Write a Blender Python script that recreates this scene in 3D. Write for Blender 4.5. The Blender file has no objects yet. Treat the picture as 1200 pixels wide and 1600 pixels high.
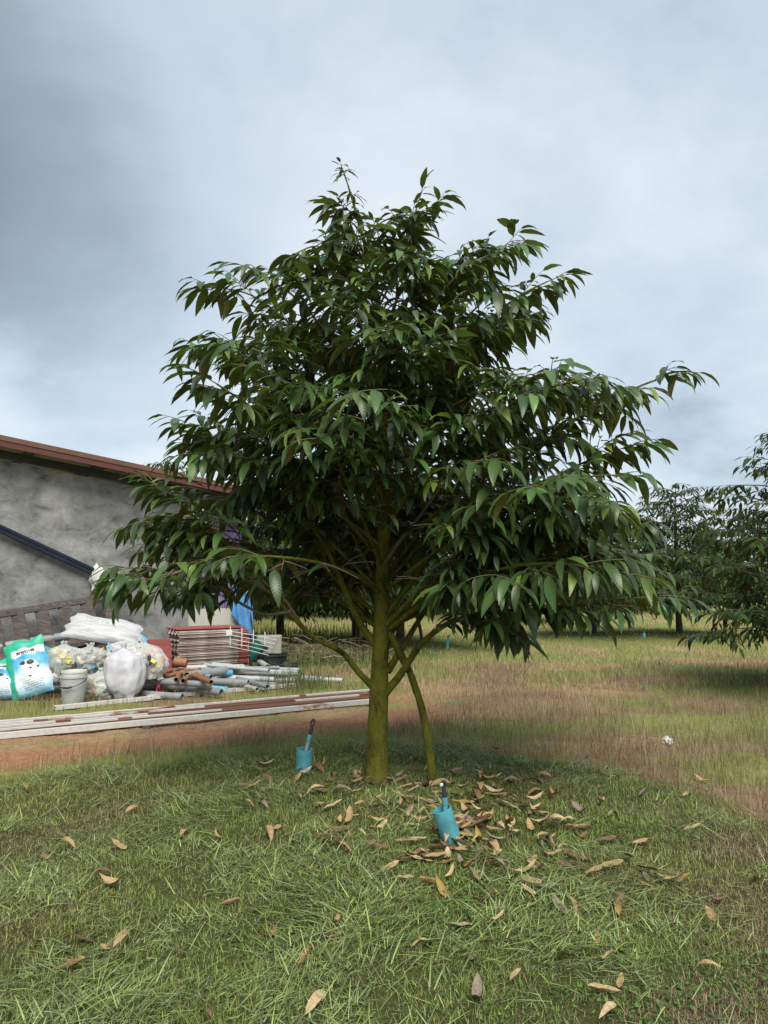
import bpy, math, random
import numpy as np
from mathutils import Vector, Matrix, noise as mnoise

random.seed(7); rng = np.random.default_rng(11)
R = math.radians
scene = bpy.context.scene
col = scene.collection

# ------------------------------------------------------------------ camera, sky, sun, exposure
PITCH = R(4.86); CAMZ = 1.6; FPX = 1200.0
cam_d = bpy.data.cameras.new('camera'); cam = bpy.data.objects.new('camera', cam_d); col.objects.link(cam)
cam.location = (0, 0, CAMZ); cam.rotation_euler = (R(90) + PITCH, 0, 0)
cam_d.sensor_fit = 'VERTICAL'; cam_d.sensor_height = 36; cam_d.lens = 36 * FPX / 1600
cam_d.clip_end = 3000; cam_d.clip_start = 0.05
scene.camera = cam

SUN_EL, SUN_AZ = 52, 172          # azimuth clockwise from +Y: behind the camera, to the right
EXPO = 1.85
scene.view_settings.view_transform = 'Standard'; scene.view_settings.look = 'None'
scene.view_settings.gamma = 1; scene.view_settings.exposure = EXPO; scene.view_settings.use_curve_mapping = False
scene.cycles.transparent_max_bounces = 12

world = bpy.data.worlds.new('World'); scene.world = world; world.use_nodes = True
wn = world.node_tree; wn.nodes.clear()
def WN(t, **k):
    n = wn.nodes.new(t)
    for a, v in k.items(): setattr(n, a, v)
    return n
wout = WN('ShaderNodeOutputWorld'); bg = WN('ShaderNodeBackground'); bg.inputs[1].default_value = 0.1
wn.links.new(bg.outputs[0], wout.inputs[0])
sky = WN('ShaderNodeTexSky', sky_type='NISHITA', sun_disc=False)
sky.sun_elevation = R(SUN_EL); sky.sun_rotation = R(SUN_AZ)
tc = WN('ShaderNodeTexCoord')
sep = WN('ShaderNodeSeparateXYZ'); wn.links.new(tc.outputs['Generated'], sep.inputs[0])
def wmath(op, a, b=None, c=None, clamp=False):
    n = WN('ShaderNodeMath', operation=op); n.use_clamp = clamp
    for i, v in enumerate((a, b, c)):
        if v is None: continue
        if isinstance(v, (int, float)): n.inputs[i].default_value = v
        else: wn.links.new(v, n.inputs[i])
    return n.outputs[0]
zz = wmath('ADD', wmath('ABSOLUTE', sep.outputs[2]), 0.35)
px_ = wmath('DIVIDE', sep.outputs[0], zz); py_ = wmath('DIVIDE', sep.outputs[1], zz)
cmb = WN('ShaderNodeCombineXYZ'); wn.links.new(px_, cmb.inputs[0]); wn.links.new(py_, cmb.inputs[1])
def wnoise(scale, detail, rough, off, dist=0.0):
    mp = WN('ShaderNodeMapping'); mp.inputs[1].default_value = off
    wn.links.new(cmb.outputs[0], mp.inputs[0])
    n = WN('ShaderNodeTexNoise'); n.inputs['Scale'].default_value = scale; n.inputs['Detail'].default_value = detail
    n.inputs['Roughness'].default_value = rough; n.inputs['Distortion'].default_value = dist
    wn.links.new(mp.outputs[0], n.inputs['Vector']); return n.outputs[0]
n1 = wnoise(0.75, 6, 0.55, (0.2, 0.3, 0), 0.4)
n2 = wnoise(2.6, 10, 0.56, (4.1, 1.7, 2.0), 0.15)
# the large dark bank of cloud towards the left, ragged by noise
bank = wmath('MULTIPLY_ADD', sep.outputs[0], -1.0, -0.15)
bank = wmath('ADD', bank, wmath('MULTIPLY', wmath('SUBTRACT', n2, 0.5), 0.75))
bank = wmath('MULTIPLY_ADD', bank, 5.0, 0.0, True)
lowfade = wmath('MULTIPLY_ADD', sep.outputs[2], 6.0, -1.05, True)
bank = wmath('MULTIPLY', bank, lowfade)
mixv = wmath('ADD', wmath('MULTIPLY', n1, 0.5), wmath('MULTIPLY', n2, 0.5))
mixv = wmath('SUBTRACT', mixv, wmath('MULTIPLY', bank, 0.165))
ramp = WN('ShaderNodeValToRGB'); wn.links.new(mixv, ramp.inputs[0])
ce = ramp.color_ramp.elements
ce[0].position = 0.24; ce[0].color = (0.225, 0.275, 0.320, 1)
ce[1].position = 0.66; ce[1].color = (0.80, 0.86, 0.89, 1)
for p, c in ((0.34, (0.34, 0.41, 0.465, 1)), (0.43, (0.52, 0.61, 0.70, 1)), (0.54, (0.665, 0.745, 0.81, 1))):
    e = ce.new(p); e.color = c
sc = WN('ShaderNodeMix', data_type='RGBA', blend_type='MULTIPLY'); sc.inputs[0].default_value = 1
k = 10.8 * 2 ** (-EXPO)
wn.links.new(ramp.outputs[0], sc.inputs[6]); sc.inputs[7].default_value = (k, k, k, 1)
mx = WN('ShaderNodeMix', data_type='RGBA'); mx.inputs[0].default_value = 0.94
wn.links.new(sky.outputs[0], mx.inputs[6]); wn.links.new(sc.outputs[2], mx.inputs[7])
wn.links.new(mx.outputs[2], bg.inputs[0])

sun_d = bpy.data.lights.new('sun', 'SUN'); sun = bpy.data.objects.new('sun', sun_d); col.objects.link(sun)
sun_d.energy = 1.4; sun_d.angle = R(36); sun_d.color = (1.0, 0.95, 0.86)
sdir = Vector((math.sin(R(SUN_AZ)) * math.cos(R(SUN_EL)), math.cos(R(SUN_AZ)) * math.cos(R(SUN_EL)), math.sin(R(SUN_EL))))
sun.rotation_euler = sdir.to_track_quat('Z', 'Y').to_euler(); sun.location = (6, -6, 14)

# ------------------------------------------------------------------ helpers: geometry
def ray(px, py):
    u = (px - 600) / FPX; v = (800 - py) / FPX
    return Vector((u, math.cos(PITCH) - v * math.sin(PITCH), math.sin(PITCH) + v * math.cos(PITCH)))
def at(px, py, Y):
    d = ray(px, py); t = Y / d.y
    return Vector((d.x * t, Y, CAMZ + d.z * t))
def atz(px, py, z):
    d = ray(px, py); t = (z - CAMZ) / d.z
    return Vector((d.x * t, d.y * t, z))

# smooth value noise, vectorised
_tab = np.random.default_rng(5).random((256, 256))
def vnoise(x, y, s=1.0, seed=0):
    x = np.asarray(x, float) * s + seed * 17.3 + 1000; y = np.asarray(y, float) * s + seed * 9.1 + 1000
    xi = np.floor(x).astype(int); yi = np.floor(y).astype(int); fx = x - xi; fy = y - yi
    fx = fx * fx * (3 - 2 * fx); fy = fy * fy * (3 - 2 * fy)
    a = _tab[xi % 256, yi % 256]; b = _tab[(xi + 1) % 256, yi % 256]
    c = _tab[xi % 256, (yi + 1) % 256]; d = _tab[(xi + 1) % 256, (yi + 1) % 256]
    return (a * (1 - fx) + b * fx) * (1 - fy) + (c * (1 - fx) + d * fx) * fy
def fnoise(x, y, s=1.0, seed=0, o=3):
    r = 0; a = 1; t = 0
    for i in range(o): r = r + a * vnoise(x, y, s * 2 ** i, seed + i); t += a; a *= .5
    return r / t
def sstep(a, b, x):
    t = np.clip((np.asarray(x, float) - a) / (b - a), 0, 1); return t * t * (3 - 2 * t)

TREE_XY = (-0.06, 5.72)
BG = []          # (x, y) of the orchard trees, filled below; every tree stands on a low mound
def gz(x, y):
    x = np.asarray(x, float); y = np.asarray(y, float)
    r = np.hypot(x - TREE_XY[0], y - TREE_XY[1])
    h = 0.11 * (1 - sstep(0.8, 3.5, r))
    h = h + 0.085 * (fnoise(x, y, 2.3, 3, 4) - 0.5) * sstep(.2, .8, r) * (1 - sstep(9, 14, y))
    for (bx, by) in BG:
        h = h + 0.10 * (1 - sstep(0.6, 2.4, np.hypot(x - bx, y - by)))
    return h
def gnd(px, py, dz=0.0):
    d = ray(px, py); lo, hi = 0.5, 300.0
    for _ in range(60):
        m = (lo + hi) / 2
        if CAMZ + d.z * m > float(gz(d.x * m, d.y * m)) + dz: lo = m
        else: hi = m
    return Vector((d.x * lo, d.y * lo, CAMZ + d.z * lo))

def setcol(me, cols):
    a = me.color_attributes.new('Col', 'FLOAT_COLOR', 'POINT')
    c = np.ones((len(me.vertices), 4), np.float32); c[:, :3] = cols
    a.data.foreach_set('color', c.ravel())
def mesh_np(name, V, loops, starts, cols=None, smooth=True, uv=None):
    me = bpy.data.meshes.new(name)
    me.vertices.add(len(V)); me.vertices.foreach_set('co', np.asarray(V, np.float32).ravel())
    me.loops.add(len(loops)); me.loops.foreach_set('vertex_index', np.asarray(loops, np.int32))
    me.polygons.add(len(starts)); me.polygons.foreach_set('loop_start', np.asarray(starts, np.int32))
    if uv is not None:
        l = me.uv_layers.new(name='UVMap')
        l.data.foreach_set('uv', np.asarray(uv, np.float32)[np.asarray(loops)].ravel())
    me.update(calc_edges=True); me.validate()
    if smooth: me.polygons.foreach_set('use_smooth', np.ones(len(starts), bool))
    if cols is not None: setcol(me, cols)
    return me
class MB:
    """collects shapes into one mesh"""
    def __init__(s): s.v = []; s.f = []; s.c = []; s.uv = []
    def add(s, V, F, c=(1, 1, 1), uv=None):
        o = len(s.v); s.v += [tuple(p) for p in V]; s.f += [tuple(i + o for i in f) for f in F]
        s.c += [c] * len(V) if not isinstance(c, list) else c
        s.uv += uv if uv is not None else [(0, 0)] * len(V)
    def box(s, M, sx, sy, sz, c=(1, 1, 1), bev=0.0):
        """box with its own bevelled edges, centred on M"""
        if bev <= 0:
            P = [M @ Vector((x * sx / 2, y * sy / 2, z * sz / 2)) for x in (-1, 1) for y in (-1, 1) for z in (-1, 1)]
            s.add(P, [(0, 1, 3, 2), (4, 6, 7, 5), (0, 4, 5, 1), (2, 3, 7, 6), (0, 2, 6, 4), (1, 5, 7, 3)], c); return
        prof = []
        for (x, y) in ((1, 1), (-1, 1), (-1, -1), (1, -1)):
            a, b = x * sx / 2, y * sy / 2
            q = [(a, b - y * bev), (a - x * bev, b)]
            prof += q if x * y > 0 else q[::-1]
        V = []; F = []
        def ring(zv, ins):
            return [M @ Vector((px - math.copysign(ins, px), py - math.copysign(ins, py), zv)) for px, py in prof]
        V = ring(-sz / 2, bev) + ring(-sz / 2 + bev, 0) + ring(sz / 2 - bev, 0) + ring(sz / 2, bev)
        for r_ in range(3):
            for i in range(8):
                j = (i + 1) % 8; F.append((r_ * 8 + i, r_ * 8 + j, r_ * 8 + 8 + j, r_ * 8 + 8 + i))
        F.append(tuple(range(7, -1, -1))); F.append(tuple(range(24, 32)))
        s.add(V, F, c)
    def tube(s, P, Rr, n=8, c=(1, 1, 1), cap=True, wob=0.0):
        P = [Vector(p) for p in P]
        if isinstance(Rr, (int, float)): Rr = [Rr] * len(P)
        V = []; uvs = []; L = 0
        T0 = (P[1] - P[0]).normalized()
        a = Vector((0, 0, 1)) if abs(T0.z) < .9 else Vector((1, 0, 0))
        N = (a - T0 * a.dot(T0)).normalized()
        for i, p in enumerate(P):
            T = (P[min(i + 1, len(P) - 1)] - P[max(i - 1, 0)]).normalized()
            N = (N - T * N.dot(T)).normalized(); B = T.cross(N)
            if i: L += (P[i] - P[i - 1]).length
            for j in range(n):
                an = 2 * math.pi * j / n
                rr = Rr[i] * (1 + (mnoise.noise(p * 7 + Vector((j * .9, 0, i * .3))) * wob if wob else 0))
                V.append(p + (N * math.cos(an) + B * math.sin(an)) * rr); uvs.append((j / n, L))
        F = [(i * n + j, i * n + (j + 1) % n, (i + 1) * n + (j + 1) % n, (i + 1) * n + j) for i in range(len(P) - 1) for j in range(n)]
        if cap: F += [tuple(range(n - 1, -1, -1)), tuple(range((len(P) - 1) * n, len(P) * n))]
        s.add(V, F, c, uvs)
    def pipe(s, P, ro, ri, n=14, c=(1, 1, 1)):
        """hollow pipe through points P with open ends"""
        P = [Vector(p) for p in P]; V = []; F = []; m = len(P)
        T0 = (P[1] - P[0]).normalized(); a = Vector((0, 0, 1)) if abs(T0.z) < .9 else Vector((1, 0, 0))
        N = (a - T0 * a.dot(T0)).normalized()
        for i, p in enumerate(P):
            T = (P[min(i + 1, m - 1)] - P[max(i - 1, 0)]).normalized(); N = (N - T * N.dot(T)).normalized(); B = T.cross(N)
            for rr in (ro, ri):
                for j in range(n):
                    an = 2 * math.pi * j / n; V.append(p + (N * math.cos(an) + B * math.sin(an)) * rr)
        w = 2 * n
        for i in range(m - 1):
            for j in range(n):
                k2 = (j + 1) % n
                F.append((i * w + j, i * w + k2, (i + 1) * w + k2, (i + 1) * w + j))
                F.append((i * w + n + k2, i * w + n + j, (i + 1) * w + n + j, (i + 1) * w + n + k2))
        for j in range(n):
            k2 = (j + 1) % n
            F.append((k2, j, n + j, n + k2)); o = (m - 1) * w; F.append((o + j, o + k2, o + n + k2, o + n + j))
        s.add(V, F, c)
    def build(s, name, mat, parent=None, smooth=False, label=None, cat=None, group=None, kind=None):
        me = bpy.data.meshes.new(name); me.from_pydata(s.v, [], s.f); me.update()
        setcol(me, np.array(s.c, np.float32))
        l = me.uv_layers.new(name='UVMap'); li = np.empty(len(me.loops), np.int32); me.loops.foreach_get('vertex_index', li)
        l.data.foreach_set('uv', np.array(s.uv, np.float32)[li].ravel())
        if smooth:
            me.polygons.foreach_set('use_smooth', np.ones(len(me.polygons), bool))
            try: me.set_sharp_from_angle(angle=R(42))
            except Exception: pass
        return obj(name, me, mat, parent, label, cat, group, kind)
def obj(name, me, mat, parent=None, label=None, cat=None, group=None, kind=None):
    if mat is not None and not me.materials: me.materials.append(mat)
    o = bpy.data.objects.new(name, me); col.objects.link(o)
    if parent is not None: o.parent = parent
    return tag(o, label, cat, group, kind)
def tag(o, label=None, cat=None, group=None, kind=None):
    for k_, v in (('label', label), ('category', cat), ('group', group), ('kind', kind)):
        if v: o[k_] = v
    return o
def thing(name, loc, label, cat, group=None, rotz=0.0):
    o = bpy.data.objects.new(name, None); col.objects.link(o); o.location = loc; o.rotation_euler.z = rotz
    o.empty_display_size = .1
    return tag(o, label, cat, group)
def relto(o, pts):
    """world points -> points in the frame of a thing that was only moved"""
    return [Vector(p) - o.location for p in pts]
def spline(P, n=6):
    P = [Vector(p) for p in P]; out = []
    for i in range(len(P) - 1):
        p0 = P[max(i - 1, 0)]; p1 = P[i]; p2 = P[i + 1]; p3 = P[min(i + 2, len(P) - 1)]
        for j in range(n):
            t = j / n
            out.append(.5 * ((2 * p1) + (p2 - p0) * t + (2 * p0 - 5 * p1 + 4 * p2 - p3) * t * t + (3 * p1 - p0 - 3 * p2 + p3) * t ** 3))
    out.append(P[-1]); return out
def lerp_list(Rr, n=6):
    out = []
    for i in range(len(Rr) - 1): out += [Rr[i] + (Rr[i + 1] - Rr[i]) * j / n for j in range(n)]
    return out + [Rr[-1]]

# ------------------------------------------------------------------ helpers: materials
def newmat(name):
    m = bpy.data.materials.new(name); m.use_nodes = True
    nt = m.node_tree; b = nt.nodes['Principled BSDF']; return m, nt, b
def N(nt, t, **k):
    n = nt.nodes.new(t)
    for a, v in k.items(): setattr(n, a, v)
    return n
def ntex(nt, scale, detail=4, rough=.55, coord='Object', dist=0, stretch=None):
    t = N(nt, 'ShaderNodeTexCoord'); n = N(nt, 'ShaderNodeTexNoise')
    n.inputs['Scale'].default_value = scale; n.inputs['Detail'].default_value = detail
    n.inputs['Roughness'].default_value = rough; n.inputs['Distortion'].default_value = dist
    src = t.outputs[coord]
    if stretch:
        mp = N(nt, 'ShaderNodeMapping'); mp.inputs[3].default_value = stretch; nt.links.new(src, mp.inputs[0]); src = mp.outputs[0]
    nt.links.new(src, n.inputs['Vector']); return n.outputs[0]
def nramp(nt, fac, stops):
    r = N(nt, 'ShaderNodeValToRGB'); nt.links.new(fac, r.inputs[0]); e = r.color_ramp.elements
    e[0].position, e[0].color = stops[0][0], (*stops[0][1], 1); e[1].position, e[1].color = stops[-1][0], (*stops[-1][1], 1)
    for p, c in stops[1:-1]:
        x = e.new(p); x.color = (*c, 1)
    return r.outputs[0]
def nmix(nt, a, b, fac=.5, mode='MIX'):
    m = N(nt, 'ShaderNodeMix', data_type='RGBA', blend_type=mode)
    for i, v in ((0, fac), (6, a), (7, b)):
        if isinstance(v, (int, float)): m.inputs[i].default_value = v
        elif isinstance(v, tuple): m.inputs[i].default_value = (*v, 1)
        else: nt.links.new(v, m.inputs[i])
    return m.outputs[2]
def nbump(nt, b, h, strength=.3, dist=.01):
    n = N(nt, 'ShaderNodeBump'); n.inputs['Strength'].default_value = strength; n.inputs['Distance'].default_value = dist
    nt.links.new(h, n.inputs['Height']); nt.links.new(n.outputs[0], b.inputs['Normal'])
def noisy(name, stops, scale=6, rough=.7, bump=.3, bdist=.01, detail=6, stretch=None, spec=.4, metal=0, usecol=False, coord='Object', nr=.6):
    m, nt, b = newmat(name)
    f = ntex(nt, scale, detail, nr, coord, .3, stretch); c = nramp(nt, f, stops)
    if usecol:
        a = N(nt, 'ShaderNodeVertexColor', layer_name='Col'); c = nmix(nt, c, a.outputs[0], 1.0, 'MULTIPLY')
    nt.links.new(c, b.inputs['Base Color']); b.inputs['Roughness'].default_value = rough
    b.inputs['Specular IOR Level'].default_value = spec; b.inputs['Metallic'].default_value = metal
    if bump: nbump(nt, b, ntex(nt, scale * 4, 5, .6, coord, 0, stretch), bump, bdist)
    return m
M = {}
def leaf_material(name, top_mul=1.0, veins=True):
    m, nt, b = newmat(name)
    a = N(nt, 'ShaderNodeVertexColor', layer_name='Col')
    big = ntex(nt, 2.2, 2, .5); tone = nramp(nt, big, [(.3, (.72, .80, .82)), (.7, (1.18, 1.15, .95))])
    topc = nmix(nt, a.outputs[0], tone, 1.0, 'MULTIPLY')
    if top_mul != 1: topc = nmix(nt, topc, (top_mul,) * 3, 1.0, 'MULTIPLY')
    und = nramp(nt, ntex(nt, 3, 2, .5), [(.3, (.085, .074, .022)), (.7, (.128, .118, .038))])
    g = N(nt, 'ShaderNodeNewGeometry')
    c = nmix(nt, topc, und, g.outputs['Backfacing'])
    h = None
    if veins:
        uvn = N(nt, 'ShaderNodeUVMap'); sx = N(nt, 'ShaderNodeSeparateXYZ'); nt.links.new(uvn.outputs[0], sx.inputs[0])
        ab = N(nt, 'ShaderNodeMath', operation='ABSOLUTE'); nt.links.new(sx.outputs[1], ab.inputs[0])
        ma = N(nt, 'ShaderNodeMath', operation='MULTIPLY_ADD'); nt.links.new(ab.outputs[0], ma.inputs[0]); ma.inputs[1].default_value = -.10
        nt.links.new(sx.outputs[0], ma.inputs[2])
        m2 = N(nt, 'ShaderNodeMath', operation='MULTIPLY'); nt.links.new(ma.outputs[0], m2.inputs[0]); m2.inputs[1].default_value = 2 * math.pi * 13
        sn = N(nt, 'ShaderNodeMath', operation='SINE'); nt.links.new(m2.outputs[0], sn.inputs[0])
        pw = N(nt, 'ShaderNodeMath', operation='POWER'); s2 = N(nt, 'ShaderNodeMath', operation='MULTIPLY_ADD')
        nt.links.new(sn.outputs[0], s2.inputs[0]); s2.inputs[1].default_value = .5; s2.inputs[2].default_value = .5
        nt.links.new(s2.outputs[0], pw.inputs[0]); pw.inputs[1].default_value = 4
        vein = N(nt, 'ShaderNodeMath', operation='LESS_THAN'); nt.links.new(ab.outputs[0], vein.inputs[0]); vein.inputs[1].default_value = .055
        vs = N(nt, 'ShaderNodeMath', operation='MAXIMUM'); nt.links.new(pw.outputs[0], vs.inputs[0]); nt.links.new(vein.outputs[0], vs.inputs[1])
        vf = N(nt, 'ShaderNodeMath', operation='MULTIPLY'); nt.links.new(vs.outputs[0], vf.inputs[0]); vf.inputs[1].default_value = .22
        c = nmix(nt, c, (.20, .24, .075), vf.outputs[0]); h = vs.outputs[0]
    nt.links.new(c, b.inputs['Base Color']); b.inputs['Roughness'].default_value = .33 if veins else .5
    b.inputs['Specular IOR Level'].default_value = .45 if veins else .16
    if h is not None: nbump(nt, b, h, .35, -.0015)
    tr = N(nt, 'ShaderNodeBsdfTranslucent'); tcx = nmix(nt, topc, (1.6, 1.5, .5), 1.0, 'MULTIPLY'); nt.links.new(tcx, tr.inputs[0])
    ms = N(nt, 'ShaderNodeMixShader'); ms.inputs[0].default_value = .22
    nt.links.new(b.outputs[0], ms.inputs[1]); nt.links.new(tr.outputs[0], ms.inputs[2])
    nt.links.new(ms.outputs[0], nt.nodes['Material Output'].inputs[0]); return m
M['leaf'] = leaf_material('durian_leaf')
M['leaf_far'] = leaf_material('durian_leaf_far', .72, veins=False)
def blade_material(name, rough=.55, tr_=.25):
    m, nt, b = newmat(name); a = N(nt, 'ShaderNodeVertexColor', layer_name='Col')
    nt.links.new(a.outputs[0], b.inputs['Base Color']); b.inputs['Roughness'].default_value = rough; b.inputs['Specular IOR Level'].default_value = .3
    tr = N(nt, 'ShaderNodeBsdfTranslucent'); nt.links.new(a.outputs[0], tr.inputs[0])
    ms = N(nt, 'ShaderNodeMixShader'); ms.inputs[0].default_value = tr_
    nt.links.new(b.outputs[0], ms.inputs[1]); nt.links.new(tr.outputs[0], ms.inputs[2])
    nt.links.new(ms.outputs[0], nt.nodes['Material Output'].inputs[0]); return m
M['grass'] = blade_material('grass_blade')
M['bark'] = noisy('mossy_bark', [(.28, (.018, .014, .007)), (.39, (.055, .050, .010)), (.50, (.098, .100, .013)), (.62, (.125, .122, .020)), (.75, (.19, .175, .075))], 9, .9, .9, .02, 10, (1, 1, .55), .15, 0, False, 'Object', .7)
M['bark_far'] = noisy('dark_bark', [(.3, (.030, .026, .016)), (.7, (.09, .078, .045))], 6, .9, .4, .01)
M['twig'] = noisy('twig_bark', [(.3, (.085, .068, .036)), (.7, (.17, .145, .085))], 9, .8, .3, .004)
M['cement'] = None
# ------------------------------------------------------------------ orchard tree positions (background)
def bgpos(px, Y): return ((px - 600) / FPX * Y, Y)
BGT = [  # px, distance, height, variant, spin, scale width
    (624, 17.2, 4.8, 0, .3), (556, 19.0, 4.8, 1, 1.1), (440, 17.2, 4.5, 2, 2.0), (1292, 10.9, 4.15, 0, 4.0),
    (1058, 21.0, 4.35, 1, 2.4), (925, 20.5, 3.9, 2, .9), (800, 27.5, 4.6, 0, 5.1), (706, 33.0, 4.9, 1, 3.3),
    (262, 24.0, 5.5, 2, 1.7), (990, 36.0, 4.9, 0, 2.2), (868, 41.0, 5.0, 1, .4), (1185, 33.0, 4.8, 2, 3.9),
    (530, 31.0, 4.9, 0, 3.0), (640, 43.0, 5.0, 2, 2.7), (1100, 47.0, 5.0, 0, 1.2), (745, 52.0, 5.2, 2, 5.5),
    (470, 42.0, 5.2, 1, .8), (940, 56.0, 5.2, 1, 4.4), (1240, 52.0, 5.2, 1, 2.9), (370, 30.0, 5.0, 0, 3.7)]
BG = [bgpos(p[0], p[1]) for p in BGT]
# ------------------------------------------------------------------ ground, soil and grass
SH_D = Vector((.861, .508, 0))                       # direction of the metal strips on the ground
def zones(x, y):
    """weights of mown green, bare red soil, field green, purple weed; the rest is dry tan grass"""
    x = np.asarray(x, float); y = np.asarray(y, float)
    wob = (fnoise(x, y, 1.3, 21, 3) - .5) * 1.0
    ang = np.arctan2(x - .05, y - 4.2)
    r = np.hypot((x + .5) / 1.03, y - 4.1)
    mown = 1 - sstep(2.75, 3.15, r + wob * .9 - .25 * sstep(0, 3, x) * 0)
    mown = np.maximum(mown, 1 - sstep(2.0, 2.9, np.hypot(x, y)))       # around the viewer as well
    dryc = sstep(.30, .62, fnoise(x, y, 1.7, 40, 3) + .25 * sstep(1.0, 1.9, x) * (1 - sstep(3.2, 4.0, y)) - .28)
    for (dx_, dy_, dr_) in ((1.28, 2.9, .42), (.78, 2.66, .26), (1.75, 3.9, .3), (-.1, 2.62, .2), (2.1, 4.6, .35)):
        dryc = np.maximum(dryc, 1.4 * (1 - sstep(dr_ * .55, dr_ * 1.2, np.hypot(x - dx_, (y - dy_) * 1.3) + wob * .25)))
    for (bx, by) in BG:
        rr = np.hypot(x - bx, y - by); mown = np.maximum(mown, .8 * (1 - sstep(1.3, 2.3, rr + wob)))
    # bare red laterite along the near side of the strips
    s = (x + 1.9) * .508 * -1 + (y - 7.72) * .861
    along = (x + 1.9) * .861 + (y - 7.72) * .508
    soil = (1 - sstep(.25, .62, np.abs(s) + wob * .55)) * (1 - sstep(2.0, 3.6, along + wob))
    s2 = s - 1.45
    soil2 = .75 * (1 - sstep(.35, .8, np.abs(s2) + wob * .5)) * (1 - sstep(2.6, 4.6, along + wob))
    soil = np.maximum(soil, soil2)
    green = sstep(.46, .62, fnoise(x, y * 1.25, .85, 31, 5) + .20 * sstep(12, 20, y))
    strip = (1 - sstep(.1, .28, np.abs(s - 1.75) + wob * .2)) * (1 - sstep(2.2, 2.8, along))
    green = np.maximum(green, strip * .9)
    purple = .9 * sstep(.46, .60, fnoise(x, y * 1.25, 1.0, 52, 5) + .14 * sstep(2.2, 3.4, x) * (1 - sstep(8, 11, y)) + .05 * sstep(-.5, .8, x)) * (1 - sstep(13, 17, y))
    return mown, soil * (1 - mown), green, purple, dryc
def zonecol(x, y, blades=True):
    mown, soil, green, purple, dryc = zones(x, y)
    tan = np.array((.335, .245, .138)); pur = np.array((.215, .145, .100)); grn = np.array((.200, .235, .070))
    mw = np.array((.178, .245, .062)); sl = np.array((.33, .165, .10)); dr = np.array((.20, .155, .085))
    c = tan[None] * (.75 + .5 * fnoise(x, y, 2.3, 61, 2))[:, None]
    c = c + (pur - c) * (purple * .85)[:, None]
    c = c + (grn - c) * (green * .85)[:, None]
    c = c + (sl - c) * (soil * (.55 if blades else .95))[:, None]
    m2 = mw[None] * (.75 + .5 * fnoise(x, y, 2.0, 71, 3))[:, None]
    yl = sstep(.5, .7, fnoise(x, y, 1.1, 77, 2))[:, None]; m2 = m2 + (np.array((.235, .240, .075)) - m2) * yl * .7
    m2 = m2 + (dr - m2) * (dryc * .55)[:, None]
    c = c + (m2 - c) * mown[:, None]
    return c, mown, soil, green, purple, dryc

def nonuni(lo, hi, fine_lo, fine_hi, step, grow=1.22):
    a = list(np.arange(fine_lo, fine_hi + 1e-6, step)); d = step
    v = fine_hi
    while v < hi: d *= grow; v += d; a.append(min(v, hi))
    d = step; v = fine_lo; pre = []
    while v > lo: d *= grow; v -= d; pre.append(max(v, lo))
    return np.array(pre[::-1] + a)
gx = nonuni(-900, 900, -8, 8, .08); gy = nonuni(-60, 1500, .6, 13, .08)
GX, GY = np.meshgrid(gx, gy); gxf, gyf = GX.ravel(), GY.ravel()
c, *_ = zonecol(gxf, gyf, False)
mown_g = zones(gxf, gyf)[0]
c = c * (1 - .8 * mown_g)[:, None] + np.array((.036, .029, .017)) * (.8 * mown_g)[:, None]   # earth and thatch between blades
V = np.stack([gxf, gyf, gz(gxf, gyf)], 1)
nx, ny = len(gx), len(gy); ii = np.arange(nx * ny).reshape(ny, nx)
q = np.stack([ii[:-1, :-1], ii[:-1, 1:], ii[1:, 1:], ii[1:, :-1]], -1).reshape(-1)
M['ground'] = noisy('earth', [(.25, (.62, .62, .62)), (.5, (.95, .93, .9)), (.75, (1.25, 1.2, 1.1))], 14, .95, .8, .03, 8, None, .1, 0, True)
obj('ground', mesh_np('ground', V, q, np.arange(0, len(q), 4), c), M['ground'], kind='structure')

def blades(x, y, h, w, az, lean, bend, cols, lift=None, seg=2):
    """vectorised grass blades: ribbons that taper and bend; returns V, loops, starts, cols"""
    n = len(x); z0 = gz(x, y) - .006 + (0 if lift is None else lift)
    dx, dy = np.cos(az), np.sin(az); sx, sy = -dy, dx
    rows = []; px, py, pz = x.copy(), y.copy(), z0.copy(); th = lean.copy()
    ts = np.linspace(0, 1, seg + 1); V = np.zeros((n, 2 * seg + 1, 3))
    for i, t in enumerate(ts):
        ww = w * (1.0 if i == 0 else (1 - t ** 2.2) * 1.05) / 2
        if i < seg:
            V[:, 2 * i] = np.stack([px - sx * ww, py - sy * ww, pz], 1); V[:, 2 * i + 1] = np.stack([px + sx * ww, py + sy * ww, pz], 1)
        else: V[:, 2 * i] = np.stack([px, py, pz], 1)
        st = h / seg
        px = px + dx * np.sin(th) * st; py = py + dy * np.sin(th) * st; pz = pz + np.cos(th) * st
        if lift is not None: pz = np.maximum(pz, z0 - .004)
        th = th + bend / seg
    o = (np.arange(n) * (2 * seg + 1))[:, None]
    loc = []; ln = []
    for i in range(seg - 1): loc += [2 * i, 2 * i + 1, 2 * i + 3, 2 * i + 2]; ln.append(4)
    loc += [2 * seg - 2, 2 * seg - 1, 2 * seg]; ln.append(3)
    L = (o + np.array(loc)[None]).reshape(-1)
    st0 = np.concatenate([[0], np.cumsum(ln)[:-1]]); S = (np.arange(n)[:, None] * len(loc) + st0[None]).reshape(-1)
    C = np.repeat(cols[:, None], 2 * seg + 1, 1)
    return V.reshape(-1, 3), L, S, C.reshape(-1, 3)
def join_blades(parts):
    V, L, S, C = [], [], [], []; vo = lo = 0
    for v, l, s, c_ in parts:
        V.append(v); L.append(l + vo); S.append(s + lo); C.append(c_); vo += len(v); lo += len(l)
    return np.concatenate(V), np.concatenate(L), np.concatenate(S), np.concatenate(C)
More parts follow.
